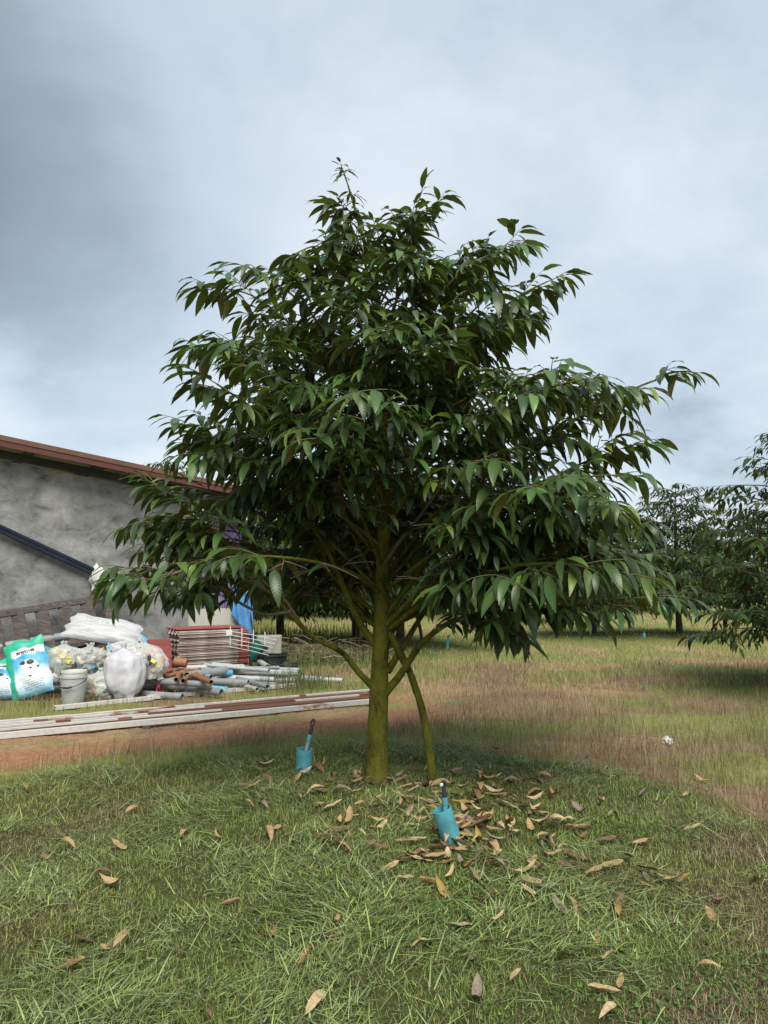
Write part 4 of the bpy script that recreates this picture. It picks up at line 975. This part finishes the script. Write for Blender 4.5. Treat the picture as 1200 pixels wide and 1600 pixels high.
def feed_mat():
    m_, nt_, b_ = newmat('feed_sack_print'); uvn = N(nt_, 'ShaderNodeUVMap'); sx = N(nt_, 'ShaderNodeSeparateXYZ'); nt_.links.new(uvn.outputs[0], sx.inputs[0])
    def ma(op, a, b2=None, c2=None):
        n_ = N(nt_, 'ShaderNodeMath', operation=op)
        for i, v in enumerate((a, b2, c2)):
            if v is None: continue
            if isinstance(v, (int, float)): n_.inputs[i].default_value = v
            else: nt_.links.new(v, n_.inputs[i])
        return n_.outputs[0]
    u, v = sx.outputs[0], sx.outputs[1]
    wob = ma('MULTIPLY', ma('SUBTRACT', ntex(nt_, 5, 3, .5, 'UV'), .5), .16)
    def ss(x, a, b2):
        n_ = N(nt_, 'ShaderNodeMapRange', interpolation_type='SMOOTHSTEP'); nt_.links.new(x, n_.inputs[0]); n_.inputs[1].default_value = a; n_.inputs[2].default_value = b2; return n_.outputs[0]
    base = nramp(nt_, ma('ADD', v, wob), [(.0, (.10, .42, .62)), (.18, (.55, .66, .72)), (.36, (.60, .68, .72)), (.52, (.12, .42, .62)), (.66, (.05, .30, .55)), (.71, (.06, .34, .58)), (.72, (.64, .66, .66)), (1, (.64, .66, .66))])
    # a white cow's head and back with black patches
    def blob(cx, cy, rx, ry, soft=.12):
        d = ma('ADD', ma('POWER', ma('DIVIDE', ma('SUBTRACT', u, cx), rx), 2.0), ma('POWER', ma('DIVIDE', ma('SUBTRACT', v, cy), ry), 2.0)); return ss(ma('ADD', d, ma('MULTIPLY', wob, 3.0)), 1 + soft, 1 - soft)
    col_ = nmix(nt_, base, (.66, .66, .64), blob(.58, .50, .20, .13)); col_ = nmix(nt_, col_, (.66, .66, .64), blob(.64, .36, .22, .12))
    for q in ((.43, .585, .07, .035), (.62, .575, .085, .045), (.77, .47, .03, .02), (.60, .47, .03, .018), (.56, .33, .03, .015)): col_ = nmix(nt_, col_, (.02, .022, .03), blob(*q, .25))
    # rows of small print, and the heading over the picture
    ln = ma('MULTIPLY', ma('LESS_THAN', ma('FRACT', ma('MULTIPLY', ma('ADD', v, ma('MULTIPLY', u, -.05)), 26)), .36), ma('MULTIPLY', ss(v, .08, .1), ss(v, .30, .28)))
    brk = ma('GREATER_THAN', ntex(nt_, 60, 1, .5, 'UV', 0, (1, .2, 1)), .45); ln = ma('MULTIPLY', ma('MULTIPLY', ln, brk), ma('MULTIPLY', ss(u, .35, .37), ss(u, .84, .82)))
    col_ = nmix(nt_, col_, (.07, .13, .20), ma('MULTIPLY', ln, .8))
    hd = ma('MULTIPLY', ma('MULTIPLY', ss(v, .745, .752), ss(v, .805, .797)), ma('MULTIPLY', ss(u, .30, .31), ss(u, .80, .79)))
    gly = ma('GREATER_THAN', ntex(nt_, 30, 2, .6, 'UV', 0, (1, .7, 1)), .47); col_ = nmix(nt_, col_, (.02, .02, .03), ma('MULTIPLY', hd, gly))
    # green edge and top
    gm = ma('MAXIMUM', ss(ma('ADD', u, ma('MULTIPLY', wob, .3)), .21, .17), ss(ma('ADD', v, wob), .83, .86)); col_ = nmix(nt_, col_, (.02, .36, .22), gm)
    nt_.links.new(col_, b_.inputs['Base Color']); b_.inputs['Roughness'].default_value = .4; nbump(nt_, b_, ntex(nt_, 16, 5, .6, 'UV', .5), .5, .02); return m_
M['feed'] = feed_mat()
g0 = gnd(52, 1096)
sack(g0, .50, .74, .20, 3, M['feed'], 'blue and green printed feed sack with a cow picture, slumped upright by the bucket', Matrix.Rotation(.20, 3, 'Z') @ Matrix.Rotation(R(-16), 3, 'Y') @ Matrix.Rotation(R(-14), 3, 'X'))
sack(gnd(-6, 1096), .50, .52, .22, 5, M['feed'], 'second printed feed sack with a cow picture, sagging shorter than its neighbour', Matrix.Rotation(.1, 3, 'Z') @ Matrix.Rotation(R(-5), 3, 'Y') @ Matrix.Rotation(R(-16), 3, 'X'))
# white fertiliser sack with a round green emblem
m, nt, b = newmat('fertiliser_print'); uvn = N(nt, 'ShaderNodeUVMap'); sx = N(nt, 'ShaderNodeSeparateXYZ'); nt.links.new(uvn.outputs[0], sx.inputs[0])
mp = N(nt, 'ShaderNodeMapping'); mp.inputs[1].default_value = (-.52, -.70, 0); nt.links.new(uvn.outputs[0], mp.inputs[0]); mp2 = N(nt, 'ShaderNodeMapping'); mp2.inputs[3].default_value = (1, 2.0, 0); nt.links.new(mp.outputs[0], mp2.inputs[0])
ln_ = N(nt, 'ShaderNodeVectorMath', operation='LENGTH'); nt.links.new(mp2.outputs[0], ln_.inputs[0])
ringc = nramp(nt, ln_.outputs['Value'], [(0, (.03, .22, .10)), (.035, (.03, .22, .10)), (.04, (.62, .64, .62)), (.062, (.62, .64, .62)), (.066, (.03, .22, .10)), (.082, (.03, .22, .10)), (.086, (.42, .43, .43)), (1, (.42, .43, .43))])
gly = N(nt, 'ShaderNodeMath', operation='GREATER_THAN'); nt.links.new(ntex(nt, 34, 2, .6, 'UV', 0, (1, .8, 1)), gly.inputs[0]); gly.inputs[1].default_value = .58
def rng_mask(out, a, b2):
    x1 = N(nt, 'ShaderNodeMath', operation='GREATER_THAN'); nt.links.new(out, x1.inputs[0]); x1.inputs[1].default_value = a
    x2 = N(nt, 'ShaderNodeMath', operation='LESS_THAN'); nt.links.new(out, x2.inputs[0]); x2.inputs[1].default_value = b2
    x3 = N(nt, 'ShaderNodeMath', operation='MULTIPLY'); nt.links.new(x1.outputs[0], x3.inputs[0]); nt.links.new(x2.outputs[0], x3.inputs[1]); return x3.outputs[0]
def mul(a, b2):
    x3 = N(nt, 'ShaderNodeMath', operation='MULTIPLY'); nt.links.new(a, x3.inputs[0]); nt.links.new(b2, x3.inputs[1]); return x3.outputs[0]
tx = mul(mul(rng_mask(sx.outputs[0], .22, .40), rng_mask(sx.outputs[1], .60, .82)), gly.outputs[0])
nt.links.new(nmix(nt, ringc, (.05, .10, .08), tx), b.inputs['Base Color']); b.inputs['Roughness'].default_value = .45; nbump(nt, b, ntex(nt, 13, 6, .6, 'UV', .6), .6, .02); M['fert'] = m
sack(at(156, 1014, 10.75), .98, .42, .24, 12, M['fert'], 'long white fertiliser sack with a round green emblem lying on top of the heap', Matrix.Rotation(.15, 3, 'Z') @ Matrix.Rotation(R(10), 3, 'Y') @ Matrix.Rotation(R(-42), 3, 'X'), 'fertiliser_sack')
# two nested buckets
def lathe(mb_, prof, n=28, M4=Matrix(), c=(1, 1, 1)):
    V = [M4 @ Vector((r_ * math.cos(2 * math.pi * i / n), r_ * math.sin(2 * math.pi * i / n), z)) for r_, z in prof for i in range(n)]
    F = [(j * n + i, j * n + (i + 1) % n, (j + 1) * n + (i + 1) % n, (j + 1) * n + i) for j in range(len(prof) - 1) for i in range(n)]
    if prof[0][0] > 1e-4: F.append(tuple(range(n - 1, -1, -1)))
    mb_.add(V, F, c)
M['bucket'] = noisy('grey_bucket', [(.3, (.36, .38, .38)), (.7, (.50, .51, .50))], 4, .45, .1, .003); M['bucket_in'] = noisy('cream_bucket', [(.3, (.50, .52, .46)), (.7, (.62, .63, .57))], 4, .45, .1, .003)
M['black'] = noisy('black_plastic', [(.3, (.014, .015, .017)), (.7, (.035, .036, .04))], 5, .5, .1, .003)
bk = thing('plastic_bucket', gnd(114, 1101), 'grey plastic bucket with a dark wire handle standing beside the feed sack', 'bucket')
mb = MB(); lathe(mb, [(.125, .0), (.128, .005), (.160, .34), (.170, .342), (.170, .36), (.156, .36), (.150, .33), (.12, .02), (.0, .02)]); mb.build('body', M['bucket'], bk, True)
mb = MB(); mb.tube(spline([Vector((-.172, 0, .33)), Vector((-.165, -.12, .27)), Vector((-.06, -.185, .235)), Vector((.08, -.18, .25)), Vector((.165, -.10, .30)), Vector((.172, 0, .33))], 5), .006, 6); mb.tube([Vector((-.055, -.187, .233)), Vector((.0, -.190, .232)), Vector((.05, -.186, .243))], .013, 8); mb.build('handle', M['black'], bk, True)
b2_ = thing('plastic_bucket', bk.location + UP * .115, 'cream plastic bucket nested inside the grey one', 'bucket')
mb = MB(); lathe(mb, [(.118, .0), (.122, .005), (.146, .285), (.153, .287), (.153, .31), (.140, .31), (.134, .28), (.11, .02), (.0, .02)]); mb.build('body', M['bucket_in'], b2_, True)

# ------------------------------------------------------------------ stack of corrugated roof tiles
def tile_mat(name, stops): return noisy(name, stops, 3.5, .85, .3, .004, 8, (1, 1, 6))
M['tile_old'] = tile_mat('weathered_tile', [(.25, (.10, .07, .06)), (.42, (.24, .19, .16)), (.62, (.36, .30, .26)), (.8, (.44, .40, .35))]); M['tile_red'] = tile_mat('red_tile', [(.3, (.17, .040, .036)), (.7, (.26, .070, .060))])
TS = Vector((-.265 * 12.1, 12.1, 0)); ts = thing('tile_stack', TS, 'stack of weathered corrugated roof tiles with red ends beside the shed', 'roof tiles')
def tile_mesh(x0, x1, name, mat):
    V = []; F = []; n = 25; t = .007
    for zs in (0, 1):
        for xx in (x0, x1):
            for i in range(n):
                yv = i / (n - 1) * .52; zv = .017 * math.sin(i / (n - 1) * 2 * math.pi * 3.5) + (t if zs else 0); V.append(WD * xx - WN_ * yv + UP * zv)
    for i in range(n - 1):
        F += [(2 * n + i, 2 * n + i + 1, 3 * n + i + 1, 3 * n + i), (i + 1, i, n + i, n + i + 1), (i, i + 1, 2 * n + i + 1, 2 * n + i), (n + i + 1, n + i, 3 * n + i, 3 * n + i + 1)]
    F += [(0, 2 * n, 3 * n, n), (n - 1, 2 * n - 1, 4 * n - 1, 3 * n - 1)]
    m_ = MB(); m_.add(V, F); o = m_.build(name, mat, None, False); me = o.data; bpy.data.objects.remove(o); return me
tm_o = tile_mesh(0, 1.0, 'tile', M['tile_old']); tm_r = tile_mesh(1.002, 1.19, 'tile_end', M['tile_red']); tm_full = tile_mesh(.0, 1.14, 'tile', M['tile_red'])
rt_ = random.Random(5); z = .06; i = 0
while z < .735:
    o = bpy.data.objects.new('tile', tm_o); col.objects.link(o); o.parent = ts; jx = rt_.uniform(-.018, .018); jy = rt_.uniform(-.012, .012)
    o.location = WD * jx + WN_ * jy + UP * z; r2 = bpy.data.objects.new('red_end', tm_r); col.objects.link(r2); r2.parent = o
    z += .0245 + rt_.uniform(-.002, .003)
o = bpy.data.objects.new('tile', tm_full); col.objects.link(o); o.parent = ts; o.location = WD * .02 - WN_ * .16 + UP * (z + .012)
for xx in (.15, 1.0):
    mb = MB(); mb.box(frame(WD * xx - WN_ * .26 + UP * .015, WN_), .55, .08, .055); mb.build('bearer', M['old_wood'], ts)
# loose red tile leaning at the left of the stack
c_ = at(250, 1034, 11.9); c_.z = 0; rt2 = thing('loose_tile', c_, 'single red roof tile leaning upright by the left end of the tile stack', 'roof tile')
mb = MB(); mb.box(frame(Vector((0, 0, .33)), WD, (WN_ * .96 + UP * .25)), .36, .66, .018, bev=.004); mb.build('slab', M['tile_red'], rt2)
# white wire shelf frames on the stack
M['white_wire'] = noisy('white_wire', [(.3, (.5, .5, .47)), (.7, (.68, .68, .65))], 6, .5, .05)
rk = thing('wire_rack', at(352, 990, 12.35), 'white wire rack lying over the right end of the tile stack', 'rack'); ro = rk.location
for k2 in range(4):
    u0 = at(360 + 18 * k2, 984 + 3 * k2, 12.2 + .12 * k2) - ro
    mb = MB(); mb.tube([u0 + UP * .06, u0 - UP * (.24 if k2 < 2 else .14)], .008, 6); mb.build('upright', M['white_wire'], rk, True)
for k2 in range(5):
    q0 = at(356, 986 + 6 * k2, 12.2) - ro; q1 = at(432 - 3 * k2, 1000 + 6 * k2, 12.75) - ro
    mb = MB(); mb.tube([q0, q0.lerp(q1, .5) + UP * .01, q1], .006, 6); mb.build('rod', M['white_wire'], rk, True)
mb = MB(); mb.box(frame(at(358, 989, 12.18) - ro), .10, .02, .09, bev=.004); mb.build('plate', M['white_wire'], rk)
# things behind the stack: teal tub, concrete block, black basins
M['teal'] = noisy('teal_plastic', [(.3, (.010, .10, .085)), (.7, (.02, .16, .13))], 5, .4, .05); M['block'] = noisy('concrete_block', [(.3, (.20, .195, .175)), (.7, (.31, .30, .27))], 9, .9, .4, .006)
tb_ = thing('teal_tub', at(400, 1022, 12.9), 'dark teal plastic tub tipped over beside the tile stack', 'tub')
mb = MB(); lathe(mb, [(.10, -.16), (.105, -.155), (.13, .16), (.145, .165), (.145, .18), (.12, .18), (.09, -.13), (0, -.13)], 24, Matrix.Translation((0, 0, .05)) @ Matrix.Rotation(R(38), 4, 'Y')); mb.build('body', M['teal'], tb_, True)
cb = thing('concrete_block', at(421, 1021, 13.0), 'grey concrete block resting on the black basins', 'block'); mb = MB(); mb.box(frame(Vector((0, 0, .15)), Vector((1, .12, .0))), .40, .30, .30, bev=.015); mb.build('slab', M['block'], cb)
for (px, py, Y, r_, h_, l_) in ((424, 1036, 13.0, .26, .21, 'black plastic basin carrying the concrete block'), (447, 1040, 12.7, .20, .20, 'black plastic basin next to the dry brushwood')):
    c_ = at(px, py, Y); c_.z = 0; t = thing('black_basin', c_, l_, 'basin'); hh_ = h_ if px > 430 else at(421, 1021, 13.0).z - .002
    mb = MB(); lathe(mb, [(r_ * .8, 0), (r_, hh_ - .03), (r_ * 1.08, hh_ - .025), (r_ * 1.08, hh_), (r_ * .95, hh_), (r_ * .76, .03), (0, .03)]); mb.build('body', M['black'], t, True)

# dry brushwood and tall weeds beyond the pipes
mb = MB(); rb = random.Random(17); o0 = Vector((-1.6, 15.2, 0))
for i in range(420):
    c_ = Vector((rb.gauss(0, .8), rb.gauss(0, .55), abs(rb.gauss(0, .16)))); a = rb.uniform(0, 6.28); l_ = rb.uniform(.15, .55); d = Vector((math.cos(a), math.sin(a), rb.uniform(-.25, .45))) * l_
    g_ = rb.uniform(.6, 1.3); mb.tube([c_ - d * .5, c_ + Vector((rb.uniform(-.04, .04), 0, .03)), c_ + d * .5], rb.uniform(.003, .009), 4, (.20 * g_, .15 * g_, .10 * g_), False)
o = mb.build('brushwood', M['rubbish'], None, False, 'heap of dry brushwood sticks behind the black basins', 'brushwood', kind='stuff'); o.location = o0
def tall_weeds(name, cx, cy, sx, sy, n, h0, h1, colr, label, wd=(.008, .018)):
    x = cx + rng.normal(0, sx, n); y = cy + rng.normal(0, sy, n); c = np.array(colr)[None] * U(n, .55, 1.4)[:, None]
    V, L, S_, C = blades(x, y, U(n, h0, h1), U(n, *wd), U(n, 0, 6.28), U(n, .02, .35), U(n, .1, .9), c, seg=4)
    obj(name, mesh_np(name, V, L, S_, C, False), M['grass'], kind='stuff', label=label, cat='weeds')
tall_weeds('tall_grass', -1.25, 11.3, .22, .28, 420, .12, .48, (.12, .145, .055), 'tuft of tall green grass at the ends of the loose pipes', (.004, .009))
tall_weeds('tall_weeds', -2.2, 17.6, .9, .7, 900, .2, .6, (.15, .19, .05), 'tall yellow-green weeds behind the brushwood heap', (.006, .018))
tall_weeds('verge_grass', -1.1, 14.4, .7, .5, 900, .15, .5, (.10, .13, .045), 'rough grass beside the brushwood heap', (.006, .014))

# ------------------------------------------------------------------ sprinkler stakes
M['stake_blue'] = noisy('turquoise_pvc', [(.28, (.075, .13, .13)), (.40, (.060, .23, .27)), (.55, (.080, .30, .355)), (.75, (.12, .37, .41))], 11, .55, .15, .004, 7)
M['stake_grey'] = noisy('grey_riser', [(.3, (.20, .22, .24)), (.7, (.30, .32, .33))], 7, .5, .05)
def stake(px, py, sleeve_top, rtop, r_, label, sleeve=True, white=False):
    b0 = gnd(px, py); t = thing('sprinkler_stake', b0, label, 'sprinkler', 'sprinkler stakes')
    top = at(*sleeve_top, b0.y - .01) - b0; d = top.normalized(); low = -d * .06
    if sleeve: mb = MB(); mb.pipe([low, top * .5, top], r_, r_ * .88, 24); mb.build('sleeve', M['stake_blue'], t, True)
    e = at(*rtop, b0.y) - b0; s0 = top * .55 if sleeve else low; ds = e - s0
    P_ = [s0 + ds * f for f in (0, .42, .44, .62, .64, .80)]
    mb = MB(); mb.tube([P_[0], P_[1]], .0145, 10); mb.build('riser', M['stake_grey'] if not white else M['stake_blue'], t, True)
    mb = MB(); mb.tube([P_[1], P_[2], P_[3]], [.015, .0175, .0175], 12); mb.build('coupling', M['stake_blue'], t, True)
    mb = MB(); mb.tube([P_[3], P_[4], P_[5], s0 + ds * .84], [.0165, .0165, .012, .010], 10); hd = mb.build('valve', M['black'], t, True)
    rgt = Vector((1, 0, 0)); c2 = s0 + ds * .92; rr = ds.length * .065
    mb = MB(); mb.tube([c2 + (ds.normalized() * math.cos(a) * 1.25 + rgt * math.sin(a) * .75) * rr for a in np.linspace(-2.9, 2.9, 18)], .0055, 6); mb.tube([c2 + ds.normalized() * rr * .1 - rgt * .004, c2 + ds.normalized() * rr * 1.2], .006, 6); mb.build('nozzle_bridge', M['black'], hd, True)
    if white: mb = MB(); mb.box(frame(c2 - rgt * .014 - Vector((0, .012, 0))), .018, .012, .016, bev=.002); mb.build('nozzle', M['white_wire'], hd)
    return t
stake(707, 1315, (690, 1264), (693, 1220), .056, 'turquoise pipe sleeve with black sprinkler head leaning among the fallen leaves', white=True)
stake(474, 1205, (476, 1170), (490, 1124), .060, 'turquoise sleeve with tall grey riser on the mound beside the red soil', )
stake(699, 1013, (699, 1000), (701, 992), .03, 'thin blue stake in the grass behind the main tree')
stake(1083, 1003, (1083, 994), (1083, 988), .05, 'blue stake on the green mound of the middle field')
stake(1006, 996, (1006, 989), (1006, 984), .045, 'short dim blue stake in shade under the field tree')

# ------------------------------------------------------------------ fallen leaves, litter
def dead_leaf(seed, curl, fold, flatw):
    r_ = random.Random(seed); V = []; UV = []; F = []; st = 9; ac = 5
    for i in range(st + 1):
        s_ = i / st; w = .155 * flatw * max(.03, math.sin(math.pi * min(1, s_ ** .8)) ** .75)
        bend = curl * (s_ - .5) ** 2
        for j in range(ac):
            a = -1 + .5 * j; y_ = a * w; zc = fold * abs(a) ** 1.5 * w + bend * 1.2 + .015 * math.sin(s_ * 14 + seed + a * 2) * abs(a)
            V.append((s_ - .5, y_ * math.cos(fold * .5), zc)); UV.append((s_, a))
    for i in range(st):
        for j in range(ac - 1): k2 = i * ac + j; F.append((k2, k2 + ac, k2 + ac + 1, k2 + 1))
    V = np.array(V); V[:, 2] -= np.percentile(V[:, 2], 15); F = np.array(F); return V, np.array(UV), fix_up(V, F)
m, nt, b = newmat('dead_leaf'); a_ = N(nt, 'ShaderNodeVertexColor', layer_name='Col'); g = N(nt, 'ShaderNodeNewGeometry')
f = nramp(nt, ntex(nt, 6, 5, .6), [(.3, (.62, .58, .52)), (.5, (1, 1, 1)), (.75, (1.18, 1.15, 1.05))])
nt.links.new(nmix(nt, nmix(nt, a_.outputs[0], f, 1.0, 'MULTIPLY'), (.82, .80, .80), g.outputs['Backfacing'], 'MULTIPLY'), b.inputs['Base Color']); b.inputs['Roughness'].default_value = .6; b.inputs['Specular IOR Level'].default_value = .25
nbump(nt, b, ntex(nt, 18, 4, .6, 'Object', 0, (.5, 2, 1)), .4, .03); M['dead'] = m
DL = [('tan', (.36, .245, .125)), ('pale buff', (.45, .34, .195)), ('brown', (.165, .10, .055)), ('ochre', (.31, .205, .07)), ('greyish', (.22, .18, .14))]
DS = [('flat', .15, .12, 1.0), ('curled', 1.0, .55, .95), ('folded', .35, 1.5, .75), ('arched', -.8, .35, .9)]
DM = {}
for ci, (cn, cc) in enumerate(DL):
    for si, (sn, cu, fo_, fw) in enumerate(DS):
        v, uv, f = dead_leaf(ci * 7 + si, cu, fo_, fw); L = f.reshape(-1)
        me = mesh_np('fallen_leaf', v, L, np.arange(0, len(L), 4), np.tile(np.array(cc), (len(v), 1)), True, uv); me.materials.append(M['dead']); DM[(ci, si)] = me
FL = [(207, 1268), (286, 1300), (319, 1321), (185, 1321), (160, 1366), (176, 1380), (376, 1232), (384, 1257), (108, 1510), (433, 1290), (412, 1262), (507, 1311), (532, 1316), (585, 1296), (560, 1305), (592, 1335), (640, 1335), (632, 1372), (690, 1386), (545, 1303),
      (606, 1352), (523, 1458), (660, 1475), (718, 1445), (770, 1345), (796, 1368), (828, 1375), (830, 1292), (888, 1283), (940, 1252), (965, 1418), (1000, 1316), (900, 1335), (950, 1490), (1117, 1433), (1126, 1406), (1010, 1360), (1070, 1375), (745, 1550), (740, 1496), (495, 1563), (1105, 1514), (322, 1588), (806, 1528),
      (945, 1545), (890, 1416), (760, 1400), (775, 1440), (850, 1215), (830, 1225), (1045, 1375), (1180, 1372), (1098, 1218), (860, 1385), (745, 1278), (732, 1300), (760, 1262), (640, 1268), (655, 1280), (548, 1275), (470, 1200), (474, 1209), (500, 1232), (420, 1300), (360, 1410), (100, 1325), (70, 1340), (1005, 1240)]
rf = random.Random(44)
for i in range(260):
    if i < 120: FL.append((rf.gauss(715, 85), rf.gauss(1285, 38)))
    elif i < 180: FL.append((rf.gauss(660, 110), rf.gauss(1225, 15)))
    elif i < 225: FL.append((rf.gauss(860, 90), rf.gauss(1300, 55)))
    elif i < 243: FL.append((rf.uniform(20, 1190), rf.uniform(1215, 1590)))
nfl = 0
for (px, py) in FL:
    p = gnd(px, py, .03)
    if math.hypot(p.x - TB.x, p.y - TB.y) < .12 or not (1.9 < p.y < 8.2): continue
    ci = rf.choices(range(5), (5, 4, 3, 2, 2))[0]; si = rf.choices(range(4), (3, 3, 2, 2))[0]
    o = bpy.data.objects.new('fallen_leaf', DM[(ci, si)]); col.objects.link(o); s_ = rf.uniform(.085, .165)
    p.z = float(gz(p.x, p.y)) + rf.uniform(.018, .042)
    o.location = p; o.rotation_euler = (rf.gauss(0, .24), rf.gauss(0, .2), rf.uniform(0, 6.28)); o.scale = (s_,) * 3
    rt3 = math.hypot(p.x - TB.x, p.y - TB.y); zone = 'close round the foot of the trunk' if rt3 < .8 else ('near the leaning turquoise sleeve' if math.hypot(p.x - .37, p.y - 4.45) < .55 else ('on the mown grass towards the field' if p.x > .4 else ('on the mown grass below the shed' if p.x < -.4 else 'on the open mown grass')))
    sz = 'small ' if s_ < .11 else ('large ' if s_ > .145 else '')
    lab = f'{sz}{DS[si][0]} {DL[ci][0]} fallen leaf {zone}'; tag(o, lab, 'leaf', lab + 's'); nfl += 1
crumple('litter_bag', gnd(1043, 1164), .10, .08, .07, 77, M['white_plastic'], 'crumpled white plastic litter lying in the purple-brown field grass', 'litter', amp=.6, freq=1.7, fine=.12, n=(34, 22))
